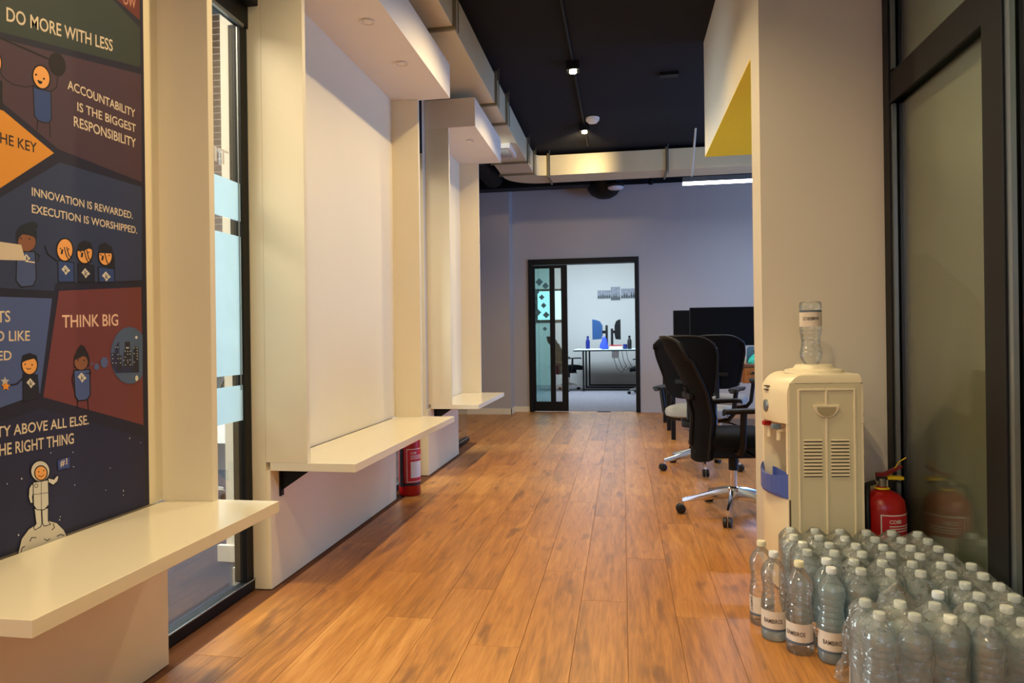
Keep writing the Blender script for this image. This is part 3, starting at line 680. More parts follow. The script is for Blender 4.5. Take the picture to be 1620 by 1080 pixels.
MB().tube([(q.x, 9.44, q.z + 0.012), (q.x, 9.44, q.z + 0.09), (q.x, 9.62, q.z + 0.10)], 0.02, 8).lathe([(0.10, 0), (0.125, 0.03), (0.07, 0.06)], (q.x, 9.44, q.z + 0.01), 20).build('lens_mount', M['blkpl'], fc, smooth=True)
# spots on a conduit
SL = ['ceiling spotlight nearest the viewer overhead', 'second ceiling spotlight overhead, out of view', 'third ceiling spotlight overhead, out of view', 'fourth ceiling spotlight overhead, out of view', 'nearer lit black ceiling spotlight on the dark ceiling', 'farther lit black ceiling spotlight beside the smoke detector']
for y, lb in zip(SPOT_Y, SL):
    s = thing('ceiling_spotlight', (SPOT_X, y, CZ), lb, 'spotlight')
    h = MB(); x0, x1, y0, y1, z0 = SPOT_X - 0.055, SPOT_X + 0.055, y - 0.055, y + 0.055, 3.30
    z0 = 3.385; h.box((x0, y0, z0), (x0 + .008, y1, CZ)).box((x1 - .008, y0, z0), (x1, y1, CZ)).box((x0 + .008, y0, z0), (x1 - .008, y0 + .008, CZ)).box((x0 + .008, y1 - .008, z0), (x1 - .008, y1, CZ))
    h.build('housing', M['blk'], s)
    MB().lathe([(0.030, 0), (0.030, 0.02), (0.02, 0.03)], (SPOT_X, y, 3.37), 18).build('bulb', M['bulb'], s, smooth=True)
    MB().lathe([(0.030, 0.0), (0.046, 0.004), (0.046, 0.03), (0.030, 0.03)], (SPOT_X, y, 3.395), 20).build('reflector', M['chrome'], s, smooth=True)
tag(MB().tube([(SPOT_X, -2.4, 3.445), (SPOT_X, 8.4, 3.445)], 0.011, 8).build('ceiling_conduit', M['blkpl']), 'thin dark cable conduit linking the ceiling spotlights', 'conduit')
sd = thing('smoke_detector', (-0.29, 7.40, CZ), 'round white smoke detector on the dark ceiling', 'detector')
MB().lathe([(0.03, -0.055), (0.05, -0.05), (0.055, -0.035)], (-0.29, 7.4, CZ), 24).build('sensor_head', M['soffit'], sd, smooth=True)
MB().lathe([(0.055, -0.033), (0.07, -0.03), (0.075, 0.0)], (-0.29, 7.4, CZ), 24).build('base', M['soffit'], sd, smooth=True)
tag(bx('ceiling_socket', (0.36, 6.22, CZ - 0.03), (0.52, 6.30, CZ), M['blk']), 'small flat black box on the dark ceiling', 'box')
# linear pendant
lp = thing('linear_pendant_light', (1.9, 8.0, 2.83), 'slim horizontal linear pendant lamp glowing white over the desks', 'lamp')
MB().box((0.70, 7.97, 2.85), (3.1, 8.03, 2.905)).build('housing', M['alu'], lp)
MB().box((0.70, 7.972, 2.822), (3.1, 8.028, 2.849)).build('diffuser', M['tube'], lp)
for x in (0.80, 2.9): MB().tube([(x, 8.0, 2.905), (x + 0.05, 8.0, CZ)], 0.012, 6).build('suspension', M['soffit'], lp)
area('pendant_light', (1.9, 8.0, 2.81), (0, 0, -1), 2.3, 0.06, 42, (0.72, 0.82, 1.0))

# ================================================================= BLIND behind the near window
bl = thing('window_blind', (-2.95, 4.5, 1.7), 'brown wooden slatted blind seen through the near glass slot', 'blind')
bx('side_tape', (-2.83, 4.53, 1.72), (-2.80, 4.56, CZ), M['slat'], bl)
for k in range(37):
    z = 1.72 + k * 0.047
    s = MB(); s.box((-3.6, 4.50, z), (-2.70, 4.525, z + 0.041)); s.mi = 1; s.box((-3.6, 4.495, z + 0.0412), (-2.70, 4.53, z + 0.0455))
    s.build('slat', [M['slat'], M['slatedge']], bl)

# ================================================================= OFFICE CHAIRS (local: sitter faces +Y)
def leg_arm(a, r=0.315):
    m_ = MB(); ca, sa = math.cos(a), math.sin(a); px, py = -sa, ca
    def P(d, wd, z): return [(ca * d + px * wd, sa * d + py * wd, z), (ca * d - px * wd, sa * d - py * wd, z)]
    rs = []
    for d, wd, zt, zb in ((0.02, 0.026, 0.168, 0.10), (0.10, 0.022, 0.155, 0.095), (0.22, 0.017, 0.118, 0.082), (r, 0.011, 0.095, 0.074)):
        t = P(d, wd * 0.55, zt); t2 = P(d, wd, zt - 0.018 if d > .3 else zt - .03); bt = P(d, wd * 0.8, zb)
        rs.append([t[0], t2[0], bt[0], bt[1], t2[1], t[1]])
    m_.rings(rs); m_.tube([(ca * r, sa * r, 0.074), (ca * r, sa * r, 0.052)], 0.009, 8)
    return m_
def caster(a, r=0.315):
    c, s = math.cos(a), math.sin(a); px, py = -s, c
    w_ = MB(); cx, cy = c * (r + .01), s * (r + .01)
    for sg in (-1, 1):
        rs = []
        for off, rad in ((0.004, 0.024), (0.006, 0.029), (0.022, 0.029), (0.026, 0.02)):
            o = off * sg
            rs.append([(cx + px * o + c * rad * math.cos(t), cy + py * o + s * rad * math.cos(t), 0.0295 + rad * math.sin(t)) for t in (2 * PI * j / 16 for j in range(16))])
        w_.rings(rs)
    return w_
def make_chair(label, seatmat, a0, back_lo=0.36, arm_in=False):
    t = thing('office_chair', (0, 0, 0), label, 'chair')
    MB().lathe([(0.030, 0.09), (0.042, 0.11), (0.040, 0.165), (0.022, 0.175)], (0, 0, 0), 18).build('base_hub', M['chrome'], t, smooth=True)
    MB().lathe([(0.020, 0.17), (0.020, 0.29)], (0, 0, 0), 14).build('gas_column', M['chrome'], t, smooth=True)
    MB().lathe([(0.030, 0.275), (0.030, 0.40)], (0, 0, 0), 14).build('column_sleeve', M['blkpl'], t, smooth=True)
    for k in range(5):
        a = a0 + k * 2 * PI / 5
        l = leg_arm(a).build('leg', M['chrome'], t, smooth=True, bevel=0.0)
        caster(a).build('caster', M['rub'], l, smooth=True)
    MB().box((-0.10, -0.16, 0.36), (0.10, 0.14, 0.43)).box((-0.06, -0.25, 0.37), (0.06, -0.15, 0.42)).build('tilt_mechanism', M['blkpl'], t, bevel=0.012)
    MB().tube([(0.10, 0.06, 0.40), (0.24, 0.07, 0.385), (0.29, 0.07, 0.37)], 0.007, 6).build('lever', M['blkpl'], t)
    # seat cushion
    rs = []; n = 28
    for z, k in ((0.435, 0.86), (0.45, 0.97), (0.48, 1.0), (0.505, 0.98), (0.522, 0.90), (0.527, 0.6)):
        r = []
        for j in range(n):
            th = 2 * PI * j / n; c, s = math.cos(th), math.sin(th)
            sx = math.copysign(abs(c) ** 0.45, c) * 0.255 * k; sy = math.copysign(abs(s) ** 0.45, s) * 0.25 * k
            zz = z - (0.030 * max(0, (sy - 0.13) / 0.12) ** 2 if sy > 0.13 else 0)
            r.append((sx, sy + 0.03, zz))
        rs.append(r)
    MB().rings(rs).build('seat', seatmat, t, smooth=True)
    # back: curved shell, wraps forward at the sides
    def back_y(z):
        pts = [(back_lo, -0.24), (0.50, -0.235), (0.62, -0.225), (0.78, -0.265), (0.95, -0.345), (1.10, -0.42)]
        for (z0, y0), (z1, y1) in zip(pts, pts[1:]):
            if z <= z1: return y0 + (y1 - y0) * (z - z0) / (z1 - z0)
        return pts[-1][1]
    bm_ = MB(); NU, NV = 14, 16; front = []; rear = []
    for i in range(NV + 1):
        f = i / NV; z = back_lo + (1.105 - back_lo) * f
        hw = 0.185 + 0.065 * min(1, f * 1.5) - (0.0 if f < 0.9 else 0.045 * ((f - 0.9) / 0.1) ** 2)
        for j in range(NU + 1):
            u = -1 + 2 * j / NU
            x = u * hw; yy = back_y(z) + 0.055 * abs(u) ** 2.2
            zz = z - (0.035 * abs(u) ** 4 if f > 0.85 else 0) + (0.03 * abs(u) ** 4 if f < 0.1 else 0)
            front.append((x, yy + 0.012, zz)); rear.append((x, yy - 0.014, zz))
    W1 = NU + 1; nv = len(front); vs = front + rear; fs = []
    for i in range(NV):
        for j in range(NU):
            a = i * W1 + j; fs.append((a, a + 1, a + 1 + W1, a + W1)); fs.append((nv + a, nv + a + W1, nv + a + 1 + W1, nv + a + 1))
    def rim(a, b): fs.append((a, b, nv + b, nv + a))
    for j in range(NU): rim(j, j + 1); rim(NV * W1 + j, NV * W1 + j + 1)
    for i in range(NV): rim(i * W1, (i + 1) * W1); rim(i * W1 + NU, (i + 1) * W1 + NU)
    bm_.add(vs, fs); bk_ = bm_.build('backrest', M['mesh'], t, smooth=True)
    # frame tube round the back
    edge = [rear[i * W1] for i in range(NV + 1)] + [rear[NV * W1 + j] for j in range(1, NU + 1)] + [rear[i * W1 + NU] for i in range(NV - 1, -1, -1)]
    MB().tube(edge, 0.009, 8).build('back_frame', M['blkpl'], bk_, smooth=True)
    MB().tube([(0, -0.20, 0.40), (0, -0.258, 0.44), (0, -0.248, 0.62), (0, -0.29, 0.80)], 0.018, 8).build('back_support', M['blkpl'], t, smooth=True)
    MB().box((-0.10, -0.292, 0.72), (0.10, -0.262, 0.76)).build('lumbar_bar', M['blkpl'], t, bevel=0.008)
    for sg in (-1, 1):
        a_ = MB(); sh = 0.24 if arm_in else 0.315
        a_.tube([(sg * 0.15, -0.02, 0.41), (sg * 0.25, -0.03, 0.42), (sg * 0.29, -0.03, 0.47), (sg * 0.315, -0.03, 0.66)], 0.019, 8)
        am = a_.build('armrest', M['blkpl'], t, smooth=True)
        rs = []
        for y, hw, zt in ((-0.15, 0.018, 0.672), (-0.14, 0.036, 0.682), (-0.05, 0.044, 0.685), (0.08, 0.042, 0.687), (0.14, 0.034, 0.684), (0.155, 0.016, 0.676)):
            rs.append([(sg * 0.315 - hw, y, zt - 0.008), (sg * 0.315 - hw * .8, y, zt), (sg * 0.315 + hw * .8, y, zt), (sg * 0.315 + hw, y, zt - 0.008), (sg * 0.315 + hw * .7, y, zt - 0.026), (sg * 0.315 - hw * .7, y, zt - 0.026)])
        MB().rings(rs).build('arm_pad', M['blkpl'], am, smooth=True)
    return t
def place(t, x, y, face, z=0.0):
    """face: compass angle in degrees from +X that the sitter looks to"""
    t.location = (x, y, z); t.rotation_euler = (0, 0, math.radians(face - 90))
# caster phase is given in local coordinates
f1 = 8; c1 = make_chair('near black mesh office chair seen side-on, facing the desks', M['mesh'], math.radians(183 - (f1 - 90)), back_lo=0.34)
place(c1, 0.67, 4.41, f1)
f2 = 66; c2 = make_chair('black mesh office chair with light grey seat behind the near chair', M['greyseat'], math.radians(200 - (f2 - 90)), back_lo=0.60)
place(c2, 0.62, 5.86, f2)
f3 = 78; c3 = copy_tree(c2); c3['label'] = 'third office chair, mostly hidden, right up against the desk'; place(c3, 0.93, 6.92, f3)

# ================================================================= OFFICE DESK AND THINGS ON IT
DT = 0.80; DY0, DY1, DXa, DXb = 7.42, 8.22, 0.50, 2.5
dk = thing('office_desk', (1.5, 7.8, 0), 'brown topped office desk with black legs and an orange wood drawer unit', 'desk')
bx('desk_top', (DXa - 0.03, DY0, DT - 0.03), (DXb, DY1, DT), M['brown'], dk, bevel=0.003)
for x, y in ((DXa, DY0 + 0.02), (1.46, DY0 + 0.02), (DXa, DY1 - 0.06), (DXb - 0.06, DY1 - 0.06)):
    bx('leg', (x, y, 0), (x + 0.045, y + 0.045, DT - 0.03), M['blk'], dk)
dr = bx('drawer_unit', (1.24, DY0 + 0.02, 0.60), (1.75, DY0 + 0.45, DT - 0.032), M['orangew'], dk, bevel=0.003)
bx('drawer_front', (1.25, DY0 + 0.004, 0.61), (1.74, DY0 + 0.019, DT - 0.042), M['orangew'], dr, bevel=0.002)
MB().tube([(1.31, DY0 - 0.012, 0.70), (1.33, DY0 - 0.014, 0.72), (1.35, DY0 - 0.012, 0.70)], 0.012, 6).build('cable_hole', M['rub'], dr)
dk2 = thing('office_desk', (1.5, 8.7, 0), 'second brown office desk directly behind the first, mostly hidden', 'desk')
bx('desk_top', (DXa - 0.03, DY1 + 0.01, DT - 0.03), (DXb, DY1 + 0.75, DT), M['brown'], dk2)
for x, y in ((DXa, DY1 + 0.68), (DXb - 0.06, DY1 + 0.68)): bx('leg', (x, y, 0), (x + 0.045, y + 0.045, DT - 0.03), M['blk'], dk2)
def monitor(pl, pr, pt, pb, Y, label, stand=True):
    a = ony(pl, pt, Y); b = ony(pr, pb, Y); t = thing('monitor', ((a.x + b.x) / 2, Y, DT), label, 'monitor')
    MB().box((a.x, Y, b.z), (b.x, Y + 0.035, a.z)).build('casing', M['blkpl'], t, bevel=0.004)
    bx('screen', (a.x + 0.01, Y - 0.003, b.z + 0.012), (b.x - 0.01, Y - 0.0002, a.z - 0.01), M['screen'], t)
    cx = (a.x + b.x) / 2 + 0.1
    MB().box((cx - 0.03, Y + 0.036, DT + 0.01), (cx + 0.03, Y + 0.06, b.z + 0.12)).build('stand', M['blkpl'], t)
    MB().box((cx - 0.12, Y - 0.04, DT), (cx + 0.12, Y + 0.14, DT + 0.01)).build('foot', M['blkpl'], t)
    return t
monitor(1091, 1200, 486.5, 546, 7.72, 'large black monitor on the office desk, in front')
monitor(1065, 1160, 491, 552, 8.45, 'black monitor on the rear desk, sticking out left of the large one')
# laptop-like white riser, boxes, cloth
p = ony(1180, 564, 8.0); q = ony(1169, 543, 8.0)
nb = thing('laptop', (p.x, 7.95, DT), 'silver laptop lid standing open below the large monitor', 'laptop')
MB().prism([(1.37, DT + 0.012), (1.62, DT + 0.012), (1.62, 0.975), (1.40, 0.975), (1.378, 0.96)], 'y', 7.98, 7.992).build('lid', M['alu'], nb)
MB().box((1.37, 7.76, DT), (1.62, 7.98, DT + 0.012)).build('keyboard_base', M['blkpl'], nb)
MB().tube([(1.40, 7.74, DT + 0.14), (1.43, 7.73, DT + 0.06), (1.50, 7.70, DT + 0.008), (1.58, 7.72, DT + 0.006)], 0.004, 6).build('cable', M['rub'], nb)
bb = thing('adapter_box', (1.24, 7.62, DT), 'small white box on the desk left of the turquoise bag', 'box')
bx('case', (1.18, 7.58, DT), (1.30, 7.66, DT + 0.075), M['white'], bb, bevel=0.004); bx('port_strip', (1.20, 7.577, DT + 0.02), (1.235, 7.5795, DT + 0.055), M['rub'], bb)
# bag: crumpled dome
tb = MB(); rs = []; R = random.Random(3)
for i in range(7):
    f = i / 6; rr = 0.135 * (1 - f ** 2.2) ** 0.5 + 0.004; z = DT + 0.13 * f
    rs.append([(1.49 + rr * 1.25 * math.cos(2 * PI * j / 18) * (1 + R.uniform(-.13, .13)), 7.58 + rr * .8 * math.sin(2 * PI * j / 18) * (1 + R.uniform(-.12, .12)), z + (R.uniform(-.008, .008) if i else 0)) for j in range(18)])
tag(tb.rings(rs).build('plastic_bag', M['teal']), 'crumpled turquoise bag on the office desk', 'bag')
cp = thing('drink_cup', (1.63, 7.86, DT), 'pale cup at the right edge of the desk view', 'cup')
MB().lathe([(0.03, 0), (0.042, 0.13), (0.042, 0.16)], (1.63, 7.86, DT), 18).build('body', M['white'], cp, smooth=True)
MB().lathe([(0.044, 0.155), (0.044, 0.17), (0.02, 0.185)], (1.63, 7.86, DT), 18).build('lid', M['white'], cp, smooth=True)
MB().tube([(0.52, 7.43, 0.78), (0.46, 7.42, 0.66), (0.49, 7.42, 0.52), (0.53, 7.43, 0.40)], 0.006, 6).build('cable', M['rub'], dk)

# ================================================================= REAR ROOM
RT_ = 0.84
rd = thing('workstation_desk', (0.0, 14.3, 0), 'pale topped desk with nested black square tube frames in the rear room', 'desk')
bx('desk_top', (-0.98, 13.7, RT_ - 0.03), (1.4, 15.1, RT_), M['deskw'], rd)
for (x0, y, z0) in ((-0.80, 13.72, 0.02), (-0.78, 14.4, 0.02), (-0.74, 15.05, 0.02)):
    f = MB(); t = 0.022
    f.box((x0, y, z0), (x0 + t * 1.5, y + t, RT_ - 0.03)).box((1.3, y, z0), (1.3 + t * 1.5, y + t, RT_ - 0.03)).box((x0 + t * 1.5, y, z0), (1.3, y + t, z0 + t * 1.4))
    f.build('leg_frame', M['blk'], rd)
bx('desk_edge', (-0.98, 13.69, RT_ - 0.035), (1.4, 13.699, RT_ - 0.012), M['blk'], rd)
bx('cable_box', (-0.22, 13.9, 0.66), (-0.08, 14.0, RT_ - 0.032), M['white'], rd)
R = random.Random(5)
for k in range(4):
    x = -0.2 + k * 0.09
    MB().tube([(x, 14.0, RT_ - 0.04), (x + 0.03, 14.0, 0.62), (x + R.uniform(-.02, .14), 14.0, 0.45), (x + 0.18, 14.0, 0.36 + .04 * k), (x + 0.26, 14.0, 0.5)], 0.006, 5).build('cable', M['rub'], rd)
def side_monitor(px0, px1, facing, label, Y):
    a = ony(px0, 505, Y); b = ony(px1, 537, Y); zt = a.z; zb = b.z
    t = thing('monitor', ((a.x + b.x) / 2, Y, RT_), label, 'monitor')
    s = 1 if facing == 'left' else -1
    xe = a.x if s == 1 else b.x; w_ = abs(b.x - a.x)
    m_ = MB(); 
    P = [(xe, zb), (xe + s * w_ * .85, zb + .01), (xe + s * w_, zb + .10), (xe + s * w_, zt - .13), (xe + s * w_ * .75, zt - 0.04), (xe + s * w_ * .35, zt - .01), (xe, zt)]
    m_.prism(P, 'y', Y - 0.05, Y + 0.45).build('casing', M['blkpl'] if s < 0 else M['mon2'], t, bevel=0.004)
    ax = xe + s * (w_ + 0.0); pxx = ax + s * (0.085 if s == 1 else 0.055)
    MB().box((min(ax, pxx), Y + .15, 1.16), (max(ax, pxx), Y + .19, 1.22)).build('arm', M['rub'], t)
    MB().box((pxx - 0.025, Y + .14, RT_), (pxx + 0.025, Y + .20, 1.33 if s == 1 else 1.26)).build('pole', M['rub'], t)
    MB().box((pxx - .028, Y + .09, RT_), (pxx + .028, Y + .25, RT_ + 0.012)).build('foot', M['rub'], t)
M['mon2'] = mat('blue_sheen_casing', srgb(40, 70, 110), 0.25, var=0.1)
side_monitor(937, 953, 'left', 'left monitor seen edge-on in the rear room', 14.1)
side_monitor(972, 982, 'right', 'right monitor seen edge-on in the rear room', 14.1)
def bottle2(px, mt, label, Y=13.85):
    p = ony(px, 550, Y); t = thing('drink_bottle', (p.x, Y, RT_), label, 'bottle')
    MB().lathe([(0.040, 0), (0.042, 0.01), (0.042, 0.17), (0.022, 0.21), (0.020, 0.23)], (p.x, Y, RT_), 16).build('body', mt, t, smooth=True)
    MB().lathe([(0.022, 0.231), (0.024, 0.235), (0.024, 0.265), (0.018, 0.27)], (p.x, Y, RT_), 14).build('cap', mt, t, smooth=True)
bottle2(930, M['bluebot'], 'dark blue drinking bottle at the left end of the rear room desk')
bottle2(996, M['rub'], 'black drinking bottle at the right end of the rear room desk')
# blue bag hanging between the monitors, clutter
p0 = ony(956, 548, 14.0)
g_ = MB(); R = random.Random(9); rs = []
for i, (r, z) in enumerate(((0.07, 0.0), (0.085, 0.03), (0.075, 0.10), (0.055, 0.17), (0.035, 0.235), (0.012, 0.26))):
    rs.append([(p0.x + r * math.cos(2 * PI * j / 14) * R.uniform(.85, 1.15), 13.92 + r * .6 * math.sin(2 * PI * j / 14), RT_ + z) for j in range(14)])
tag(g_.rings(rs).build('cloth_bag', M['blue']), 'bright blue cloth bag heaped between the rear room monitors', 'bag')
bxx = thing('storage_tin', (0, 13.85, RT_), 'low cream box on the rear room desk', 'box')
a = ony(964, 551, 13.85); b = ony(984, 546, 13.85)
bx('tray', (a.x, 13.8, RT_), (b.x, 13.9, RT_ + 0.07), M['label'], bxx, bevel=0.004); bx('lid', (a.x - .005, 13.795, RT_ + 0.071), (b.x + .005, 13.905, RT_ + 0.085), M['redlab'], bxx)
kb = tag(bx('notebook', (-0.75, 13.76, RT_), (-0.42, 13.95, RT_ + 0.012), M['white'], bevel=0.002), 'thin white notebook flat on the rear room desk', 'notebook')
mg = thing('mug', (0.28, 13.85, RT_), 'dark mug beside the black bottle', 'mug')
p = ony(989, 549, 13.85)
MB().lathe([(0.035, 0), (0.04, 0.01), (0.04, 0.10), (0.034, 0.10)], (p.x, 13.85, RT_), 16).build('body', M['bluebot'], mg, smooth=True)
MB().tube([(p.x + 0.04, 13.85, RT_ + 0.08), (p.x + 0.07, 13.85, RT_ + 0.06), (p.x + 0.04, 13.85, RT_ + 0.03)], 0.006, 6).build('handle', M['bluebot'], mg)
# photos on the wall
R = random.Random(11)
for (xa, ya, xb, yb, lb) in ((945.5, 459, 966, 472.5, 'leftmost small black and white group photo'), (966.5, 453.5, 981, 475, 'tall middle black and white photo'), (982.5, 456, 1004.5, 472, 'rightmost wide black and white photo')):
    a = ony(xa, yb, 15.49); b = ony(xb, ya, 15.49); t = thing('wall_photo', ((a.x + b.x) / 2, 15.49, a.z), lb + ' on the rear room wall', 'photo')
    bx('print', (a.x, 15.488, a.z), (b.x, 15.498, b.z), M['photo'], t)
    bm_ = MB(); n = 6
    for k in range(n):
        cx = a.x + (b.x - a.x) * (k + .5) / n; h = (b.z - a.z) * R.uniform(.3, .62); ww = (b.x - a.x) / n * .42
        bm_.prism([(cx - ww, a.z + .01), (cx + ww, a.z + .01), (cx + ww * .9, a.z + h * .6), (cx + ww * .4, a.z + h * .7), (cx + ww * .4, a.z + h), (cx - ww * .4, a.z + h), (cx - ww * .4, a.z + h * .7), (cx - ww * .9, a.z + h * .6)], 'y', 15.4865, 15.4878)
    bm_.build('photo_shapes', M['rub'], t)
c4 = copy_tree(c1); c4['label'] = 'black office chair at the left end of the rear room desk'; place(c4, -1.10, 13.95, 25)
c5 = copy_tree(c1); c5['label'] = 'black office chair at the right side of the rear room doorway'; place(c5, 0.42, 13.2, 165)
c6 = copy_tree(c2); c6['label'] = 'dark chair glimpsed low through the near glass slot'; place(c6, -3.05, 4.25, 250)

# ================================================================= WATER DISPENSER
wd = thing('water_dispenser', (0.682, 3.03, 0), 'cream floor-standing water dispenser with blue drip tray, against the beige pier', 'dispenser')
DD, DW = 0.315, 0.32   # along x, along y (local)
def front(bulge, y0=0.0, y1=DW, n=10): return [(-bulge * math.sin(PI * j / n) ** 0.8 if 0 < j < n else 0, y0 + (y1 - y0) * j / n) for j in range(n + 1)]
def hull_plan(bulge, ins=0.0): 
    return [(DD, ins), (DD, DW - ins)] + [(x, ins + (DW - 2 * ins) * (y / DW)) for x, y in reversed(front(bulge))]
def loft(levels, mt, name, parent=wd):
    rs = [[(x + sh, y, z) for x, y in hull_plan(bu, ins)] for z, bu, ins, sh in levels]
    return MB().rings(rs).build(name, mt, parent, smooth=True, world=False)
loft([(0.012, 0.018, 0.004, 0), (0.03, 0.022, 0, 0), (0.40, 0.022, 0, 0), (0.415, 0.018, 0.0, 0)], M['cream'], 'lower_cabinet')
# main shell: recessed middle
rc = [(DD, 0), (DD, DW), (0.0, DW), (0.0, DW - 0.02), (0.10, DW - 0.035), (0.12, DW / 2), (0.10, 0.035), (0.0, 0.02), (0.0, 0.0)]
MB().rings([[(x, y, z) for x, y in rc] for z in (0.4155, 0.735)]).build('middle_shell', M['cream'], wd, world=False, smooth=True)
# hood with rounded top front
lv = [(0.736, 0.034, 0.0, 0.0), (0.76, 0.040, 0.0, 0.0), (0.86, 0.036, 0.0, 0.0)]
rs = [[(x, y, z) for x, y in hull_plan(b_, i_)] for z, b_, i_, s_ in lv]
for k in range(1, 8):
    t = k / 7 * PI / 2; ins = 0.085 * (1 - math.cos(t)); z = 0.86 + 0.085 * math.sin(t)
    r = []
    for x, y in hull_plan(0.036 * math.cos(t) + 0.0, 0.0):
        xx = x if x > 0.2 else x + ins
        edge = 0.014 * (1 - math.cos(t))
        yy = min(max(y, edge), DW - edge)
        r.append((xx - (edge if x > 0.2 else 0), yy, z))
    rs.append(r)
MB().rings(rs).build('hood', M['cream'], wd, world=False, smooth=True)
bx('seam', (0.03, -0.0015, 0.905), (DD - 0.002, 0.0, 0.9075), M['shadowgap'], wd, world=False)
# bottle collar and cooler lid
MB().lathe([(0.125, 0.0), (0.12, 0.012), (0.085, 0.02), (0.075, 0.035), (0.045, 0.038), (0.040, 0.02)], (0.175, 0.16, 0.944), 30).build('bottle_collar', M['cream'], wd, world=False, smooth=True)
# side panel details (the side that faces the viewer)
def sb(name, x0, z0, x1, z1, mt='creamd', pr=0.004): return bx(name, (x0, -pr, z0), (x1, -0.0002, z1), M[mt], wd, world=False, bevel=0.0012)
px2x = lambda px: (px - 1247) * (DD / 109.0)
def pz(py): return H - (py - 526.5) / F * 3.03
sb('side_panel', px2x(1250), 0.05, px2x(1352), pz(602), pr=0.0015)
for xx in (1262, 1301.5, 1342): sb('bead', px2x(xx), 0.08, px2x(xx + 2.6), pz(611), 'cream', 0.0055)
for xa, xb in ((1265, 1301), (1305, 1342)): sb('bead', px2x(xa), pz(613.5), px2x(xb), pz(610.5), 'cream', 0.0055)
hp = [(px2x(1302.5) + 0.053 * math.cos(-PI * j / 12), pz(635) + 0.053 * math.sin(-PI * j / 12)) for j in range(13)]
MB().prism(hp, 'y', -0.009, -0.0016).build('grip_rim', M['cream'], wd, world=False, bevel=0.0015)
hp2 = [(px2x(1302.5) + 0.041 * math.cos(-PI * j / 12), pz(638) + 0.041 * math.sin(-PI * j / 12)) for j in range(13)]
MB().prism(hp2, 'y', -0.0095, -0.0091).build('grip_shade', mat('shaded_cream', srgb(170, 156, 122), 0.6), wd, world=False)  # patch proud of the rim; shade of the hollow is in its darker cream
for xa, xb in ((1270, 1296), (1309, 1335)):
    for k in range(11):
        z = pz(689 + k * 5.25)
        sb('vent_slot_shade', px2x(xa), z - 0.0055, px2x(xb), z - 0.0008, 'shadowgap', 0.0022)  # dark strip laid on the panel, slot shade put into its colour
        sb('vent_louvre', px2x(xa), z - 0.0005, px2x(xb), z + 0.005, 'cream', 0.006)
bx('cabinet_gap', (0.004, -0.0018, 0.03), (0.010, -0.0002, 0.415), M['shadowgap'], wd, world=False)
# taps, tray, buttons
for yy, mt in ((0.09, 'tb'), (0.21, 'red')):
    M.setdefault('tb', mat('blue_grey_tap', srgb(110, 130, 150), 0.4))
    tp = MB().tube([(0.09, yy, 0.70), (0.02, yy, 0.70), (-0.01, yy, 0.695)], 0.013, 10).tube([(-0.005, yy, 0.70), (-0.005, yy, 0.655)], 0.010, 10).build('tap', M['cream'], wd, world=False, smooth=True)
    MB().box((-0.035, yy - 0.014, 0.705), (0.0, yy + 0.014, 0.725)).build('tap_lever', M[mt], tp, world=False, bevel=0.003)
bx('recess_sticker', (0.098, 0.10, 0.52), (0.1, 0.14, 0.60), M['ytag'], wd, world=False)
pl_ = front(0.050)
tr = MB(); n = len(pl_)
rs = []
for z, sc in ((0.418, 0.86), (0.43, 1.0), (0.50, 1.0)):
    rs.append([(x * sc, DW / 2 + (y - DW / 2) * 1.0, z - (0.0 if z < .5 else 0.02 * (abs(y - DW / 2) / (DW / 2)) ** 2 * -1.2)) for x, y in pl_] + [(0.05, DW - 0.02, z), (0.05, 0.02, z)])
tr.rings(rs, True, False)
inner = [[(x * 0.82 + 0.004, DW / 2 + (y - DW / 2) * 0.93, z) for x, y in pl_] + [(0.045, DW - 0.03, z), (0.045, 0.03, z)] for z in (0.50, 0.452)]
tr.rings([rs[-1], inner[0], inner[1]], False, True)
tr.build('drip_tray', M['traybl'], wd, world=False)
MB().lathe([(0.020, 0), (0.018, 0.006)], (0, 0, 0), 18)
db = MB(); rr = []
for xo, r in ((-0.036, 0.026), (-0.044, 0.024), (-0.046, 0.012)): rr.append([(xo, 0.15 + r * math.cos(2 * PI * j / 18), 0.80 + r * 1.1 * math.sin(2 * PI * j / 18)) for j in range(18)])
db.rings(rr).build('dial', M['alu'], wd, world=False, smooth=True)
for z in (0.885, 0.868): bx('indicator_mark', (-0.042, 0.13, z), (-0.02, 0.17, z + 0.004), M['shadowgap'], wd, world=False)
for z, h in ((0.76, 0.02), (0.70, 0.035), (0.58, 0.02)): bx('rear_clip', (DD, 0.02, z), (DD + 0.012, 0.05, z + h), M['rub'], wd, world=False, bevel=0.003)
for x in (0.02, DD - 0.04):
    for y in (0.03, DW - 0.05): MB().lathe([(0.015, 0), (0.015, 0.012)], (x, y, 0), 10).build('foot', M['rub'], wd, world=False)
wd.rotation_euler = (0, 0, math.radians(7))

